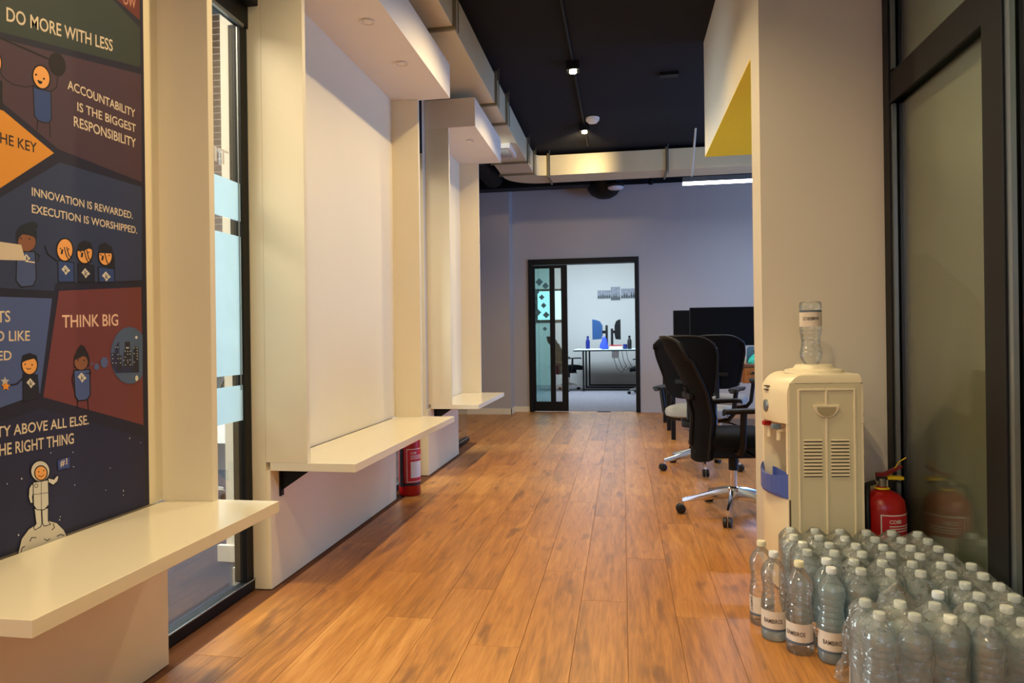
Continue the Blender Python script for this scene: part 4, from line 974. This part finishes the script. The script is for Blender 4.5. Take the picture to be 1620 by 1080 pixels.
# ================================================================= FIRE EXTINGUISHERS
def extinguisher(x, y, label, rz=0.0, r=0.095, h=0.42):
    t = thing('fire_extinguisher', (x, y, 0), label, 'fire extinguisher')
    MB().lathe([(r * .9, 0), (r, 0.01), (r, h - 0.07), (r * .93, h - 0.035), (r * .7, h - 0.01), (r * .35, h + 0.004), (0.022, h + 0.008), (0.022, h + 0.02)], (0, 0, 0), 32).build('cylinder', M['red'], t, world=False, smooth=True)
    MB().lathe([(r * 1.005, 0.075), (r * 1.012, 0.08), (r * 1.012, 0.088), (r * 1.005, 0.093)], (0, 0, 0), 32).build('foot_band', M['rub'], t, world=False, smooth=True)
    MB().lathe([(0.018, h + 0.02), (0.020, h + 0.05), (0.016, h + 0.055)], (0, 0, 0), 14).tube([(0, 0, h + .035), (-0.03, 0, h + .035)], 0.010, 8).build('valve', M['brass'], t, world=False, smooth=True)
    hd = MB().prism([(-0.02, h + .045), (0.03, h + .05), (0.075, h + .035), (0.075, h + .042), (0.03, h + .060), (-0.02, h + .060)], 'y', -0.012, 0.012)
    hd.build('carry_handle', M['rub'], t, world=False, bevel=0.001)
    MB().prism([(-0.022, h + .061), (0.02, h + .066), (0.085, h + .105), (0.080, h + .114), (0.015, h + .082), (-0.022, h + .078)], 'y', -0.011, 0.011).build('squeeze_lever', M['dred'], t, world=False, bevel=0.001)
    MB().box((0.02, -0.02, h + 0.052), (0.085, 0.02, h + 0.064)).tube([(0.03, 0, h + .06), (0.07, -0.01, h + .13), (0.095, -0.02, h + .15)], 0.0022, 5).build('safety_tag', M['ytag'], t, world=False)
    MB().lathe([(0.028, h + 0.006), (0.034, h + 0.01), (0.030, h + 0.016)], (0, 0, 0), 16).build('collar_ring', M['ytag'], t, world=False, smooth=True)
    hs = [(-0.03, -0.0, h + .035), (-0.065, -0.02, h + .03), (-r * .78, -r * .45, h - .02), (-r * .85, -r * .68, h - .08), (-r * .84, -r * .72, 0.2), (-r * .82, -r * .73, 0.07)]
    MB().tube(hs, 0.0115, 10, taper=0.013).build('hose', M['rub'], t, world=False, smooth=True)
    # wrap-around label: red field, white frame, text lines, white panel
    def patch(a0, a1, z0, z1, off, mt, name, parent=t, n=12):
        m_ = MB(); rs = [[((r + off) * math.cos(a0 + (a1 - a0) * j / n), (r + off) * math.sin(a0 + (a1 - a0) * j / n), z) for j in range(n + 1)] for z in (z0, z1)]
        m_.rings(rs, False, False, closed=False); return m_.build(name, mt, parent, world=False, smooth=True)
    A0, A1 = math.radians(-112), math.radians(-5)
    lab = patch(A0, A1, 0.10, 0.335, 0.0010, M['white'], 'label')
    patch(A0 + .05, A1 - .05, 0.105, 0.330, 0.0014, M['redlab'], 'label_field', lab)
    patch(A0 + .35, A1 - .3, 0.13, 0.245, 0.0018, M['white'], 'label_panel', lab)
    for z in (0.262, 0.273, 0.284): patch(A0 + .35, A1 - .25, z, z + .004, 0.0018, M['white'], 'text_line', lab)
    xs, ys, fs = text_mesh('CO88'); m_ = MB()
    m_.add([((r + .0019) * math.cos(A0 + .35 + u * .55), (r + .0019) * math.sin(A0 + .35 + u * .55), 0.298 + v * 0.016) for u, v in zip(xs, ys)], fs); m_.build('lettering', M['white'], lab, world=False)
    t.rotation_euler = (0, 0, rz); return t
extinguisher(1.120, 3.235, 'red fire extinguisher with black hose standing right of the water dispenser', 0.0)
extinguisher(-1.52, 4.715, 'red fire extinguisher on the floor behind the middle wall bench', math.radians(25), r=0.078, h=0.46)

# ================================================================= WATER BOTTLES
BP0 = [(0.040, 0.0), (0.044, 0.006), (0.045, 0.030), (0.0435, 0.034), (0.0435, 0.112), (0.045, 0.118), (0.043, 0.140), (0.0385, 0.165), (0.0375, 0.180), (0.041, 0.205), (0.0448, 0.228), (0.0430, 0.245), (0.033, 0.268), (0.022, 0.284), (0.0145, 0.293), (0.0140, 0.302)]
BP = []
for (r0, z0), (r1, z1) in zip(BP0, BP0[1:] + [BP0[-1]]):
    q = 1.035 if r0 > 0.03 else 1
    BP.append((r0 * q, z0))
    if 0.116 < z0 < 0.225 and z1 - z0 > 0.012:
        zm = (z0 + z1) / 2; rm = (r0 + r1) / 2 * q
        BP += [(rm, zm - 0.003), (rm - 0.0014, zm), (rm, zm + 0.003)]
def make_bottle(full=True, capmat='cap', text=True, wlev=0.262):
    t = thing('water_bottle', (0, 0, 0), 'x', 'bottle')
    prof = BP
    MB().lathe(prof, (0, 0, 0), 20, True, False).build('bottle_shell', M['pet'], t, world=False, smooth=True)
    MB().lathe([(0.0165, 0.298), (0.017, 0.300), (0.017, 0.314), (0.0155, 0.317)], (0, 0, 0), 16).build('cap', M[capmat], t, world=False, smooth=True)
    if full:
        wp = [(r * .955, z + 0.002) for r, z in BP if z < wlev]
        MB().lathe(wp, (0, 0, 0), 16).build('water', M['water'], t, world=False, smooth=True)
    n = 14; a0, a1 = -math.radians(200), math.radians(20)
    def patch(a0, a1, z0, z1, off, mt, name, parent):
        m_ = MB(); rr = 0.0452 + off; rs = [[(rr * math.cos(a0 + (a1 - a0) * j / n), rr * math.sin(a0 + (a1 - a0) * j / n), z) for j in range(n + 1)] for z in (z0, z1)]
        return m_.rings(rs, False, False, closed=False).build(name, mt, parent, world=False, smooth=True)
    lb = patch(a0, a1, 0.040, 0.110, 0.0002, M['label'], 'label', t)
    patch(a0, a1, 0.038, 0.047, 0.0005, M['labelband'], 'label_band', lb)
    if text:
        xs, ys, fs = text_mesh('BAMBIROS'); rr = 0.0459
        m_ = MB(); m_.add([(rr * math.cos(-2.0 + u * 1.5), rr * math.sin(-2.0 + u * 1.5), 0.068 + v * 0.015) for u, v in zip(xs, ys)], fs)
        m_.build('lettering', M['labelprint'], lb, world=False); m_ = MB()
        m_.add([(rr * math.cos(-3.05 + v * .33), rr * math.sin(-3.05 + v * .33), 0.052 + (1 - u) * 0.054) for u, v in zip(xs, ys)], fs)
        m_.build('lettering', M['labelprint'], lb, world=False)
    return t
full = make_bottle(); empty = make_bottle(False, 'creamcap'); half = make_bottle(True, 'cap', True, 0.10)
def spawn(src, x, y, label, group=None, rz=None, used=set()):
    if src.name in used: o = copy_tree(src)
    else: used.add(src.name); o = src
    o.location = (x, y, 0); o.rotation_euler = (0, 0, random.uniform(0, 6.28) if rz is None else rz)
    o['label'] = label
    if group: o['group'] = group
    return o
spawn(empty, 0.520, 2.765, 'loose empty bottle with cream cap at the far left of the water packs', rz=0.15)
spawn(half, 0.538, 2.635, 'loose nearly empty bottle beside the cream-capped one', rz=-0.6)
t = spawn(empty, 0.603, 2.535, 'nearly empty unwrapped bottle standing in front left of the packs', rz=-0.9)
RW = [
 (2.958, [0.672, 0.768, 0.864, 0.964, 1.060, 1.157], 'backmost row, against dispenser and extinguisher'),
 (2.863, [0.662, 0.757, 0.854, 0.965, 1.061, 1.156], 'second row from the back'),
 (2.765, [0.673, 0.769, 0.864, 0.960, 1.056, 1.152], 'third row from the back'),
 (2.669, [0.664, 0.759, 0.855, 0.953, 1.050, 1.147], 'fourth row from the back'),
 (2.574, [0.705, 0.797, 0.890, 0.988, 1.082, 1.177], 'fifth row from the back'),
 (2.478, [0.694, 0.789, 0.883, 0.977, 1.071, 1.167], 'sixth row from the back'),
 (2.382, [1.070, 1.168], 'seventh row, behind the torn film'),
 (2.287, [0.950, 1.066, 1.163], 'eighth row, beside the torn film'),
 (2.192, [0.709, 0.806, 0.902, 0.998, 1.094, 1.189], 'row just behind the front one'),
 (2.098, [0.716, 0.810, 0.903, 0.997, 1.090, 1.184], 'front row nearest the viewer')]
ordn = ['leftmost', 'second from left', 'third from left', 'fourth from left', 'fifth from left', 'sixth from left']
for yy, xs_, nm in RW:
    for i, x in enumerate(xs_):
        s = ordn[i] if i < len(xs_) - 1 or len(xs_) == 1 else 'rightmost'
        spawn(full, x, yy, 'wrapped water bottle, %s in the %s' % (s, nm), 'shrink-wrapped water bottles on the floor', rz=(-0.5 if yy == 2.478 and i == 0 else None))
# inverted bottle in the dispenser
p = ony(1283, 569, 3.19)
ib = copy_tree(half); ib.name = 'water_bottle'; ib['label'] = 'empty upside-down bottle stuck in the top of the water dispenser'
ib.location = (p.x, 3.19, 0.955 + 0.302); ib.rotation_euler = (PI, 0, math.radians(-4)); ib.rotation_euler = (PI, 0, -3.05)
for ch in list(ib.children):
    if ch.name.startswith('water') or ch.name.startswith('cap'): bpy.data.objects.remove(ch)

# shrink film per pack
def hull2(pts):
    pts = sorted(set(pts))
    def half_(ps):
        h = []
        for p in ps:
            while len(h) >= 2 and (h[-1][0] - h[-2][0]) * (p[1] - h[-2][1]) - (h[-1][1] - h[-2][1]) * (p[0] - h[-2][0]) <= 0: h.pop()
            h.append(p)
        return h
    a = half_(pts); b = half_(pts[::-1]); return a[:-1] + b[:-1]
def film(cs, label, seed, tear=False):
    R = random.Random(seed); pts = []
    for x, y in cs:
        for k in range(16): pts.append((round(x + 0.0475 * math.cos(k * PI / 8), 5), round(y + 0.0475 * math.sin(k * PI / 8), 5)))
    h = hull2(pts); per = []; n = 84
    L = [math.dist(h[i], h[(i + 1) % len(h)]) for i in range(len(h))]; T = sum(L)
    for k in range(n):
        s = T * k / n; i = 0
        while s > L[i]: s -= L[i]; i += 1
        f = s / L[i]; a = h[i]; b = h[(i + 1) % len(h)]; per.append((a[0] + (b[0] - a[0]) * f, a[1] + (b[1] - a[1]) * f))
    cx = sum(c[0] for c in cs) / len(cs); cy = sum(c[1] for c in cs) / len(cs)
    def hz(x, y):
        z = 0
        for c in cs:
            d_ = math.dist(c, (x, y)); z = max(z, 0.3185 - 0.95 * max(0, d_ - 0.016) + 0.0)
        return max(z, 0.262)
    rs = []
    nz = [R.uniform(-1, 1) for _ in range(n)]
    def push(x, y, z, k, amp):
        d_ = math.hypot(x - cx, y - cy); q = 1 + amp * (nz[k] * .5 + math.sin(z * 90 + nz[k] * 3) * .5) / max(d_, .02); return (cx + (x - cx) * q, cy + (y - cy) * q, z)
    for z in (0.012, 0.06, 0.12, 0.17, 0.215, 0.245):
        waist = -0.004 if 0.14 < z < 0.2 else 0.0
        rs.append([push(x, y, z, k, 0.0006 + abs(waist) * .0) for k, (x, y) in enumerate(per)])
    for f in [1 - i / 15 for i in range(0, 15)] + [0.02]:
        ring = []
        for k, (x, y) in enumerate(per):
            X = cx + (x - cx) * f; Y = cy + (y - cy) * f; ring.append((X, Y, hz(X, Y) + (R.uniform(0, .003) if f < .98 else -0.004)))
        rs.append(ring)
    o = MB().rings(rs, False, True).build('shrink_wrap', M['wrap'], smooth=True)
    tag(o, label, 'plastic wrap')
    return o
def cells(rows, cols): return [(RW[r][1][c], RW[r][0]) for r in rows for c in cols if c < len(RW[r][1])]
film(cells((0, 1), (0, 1, 2)), 'clear shrink film around the pack in front of the dispenser', 1)
film(cells((0, 1), (3, 4, 5)), 'clear shrink film around the pack in front of the fire extinguisher', 2)
film(cells((2, 3), (0, 1, 2)), 'clear shrink film around the second pack back on the left', 3)
film(cells((2, 3), (3, 4, 5)), 'clear shrink film around the second pack back on the right', 4)
film(cells((4, 5), (1, 2)), 'clear shrink film around the middle pack left of the raised torn film', 5)
film(cells((4, 5), (3, 4, 5)), 'clear shrink film around the middle pack on the right', 6)
film([(1.070, 2.382), (1.168, 2.382), (1.066, 2.287), (1.163, 2.287)], 'clear shrink film around the pack beside the black glass wall post', 7)
film(cells((8, 9), (0, 1, 2)), 'clear shrink film around the front left pack', 8)
film(cells((8, 9), (3, 4, 5)), 'clear shrink film around the front right pack', 9)
# torn film crumpled upright between the packs
R = random.Random(21); tf = MB()
for (cx, cy, hgt, w_) in ((0.86, 2.36, 0.30, 0.11), (0.76, 2.34, 0.26, 0.09), (0.96, 2.38, 0.29, 0.08)):
    rs = []
    for i in range(9):
        f = i / 8; rr = w_ * (1 - f) ** 0.45 * (1 if f < .95 else .2) + 0.004
        rs.append([(cx + rr * math.cos(2 * PI * j / 22) * (1 + R.uniform(-.16, .16)), cy + rr * .62 * math.sin(2 * PI * j / 22) * (1 + R.uniform(-.16, .16)), 0.01 + hgt * f + R.uniform(-.008, .008) * (1 if i else 0)) for j in range(22)])
    tf.rings(rs, False, True)
tag(tf.build('torn_film', M['wrap'], smooth=True), 'crumpled torn clear film standing up between the bottle packs', 'plastic wrap')
# loose flap hanging beside the front left bottle
fp = MB(); rs = []
for i in range(7):
    f = i / 6
    rs.append([(0.640 + 0.045 * u + 0.01 * math.sin(5 * f + u), 2.500 - 0.03 * f + 0.012 * math.sin(9 * u + 3 * f), 0.02 + 0.12 * f - 0.02 * abs(u - .5)) for u in (j / 6 for j in range(7))])
fp.rings(rs, False, False, closed=False)
tag(fp.build('torn_film', M['wrap'], smooth=True), 'small torn film flap hanging in the gap beside the nearly empty bottle', 'plastic wrap')
print('objects', len(bpy.data.objects))
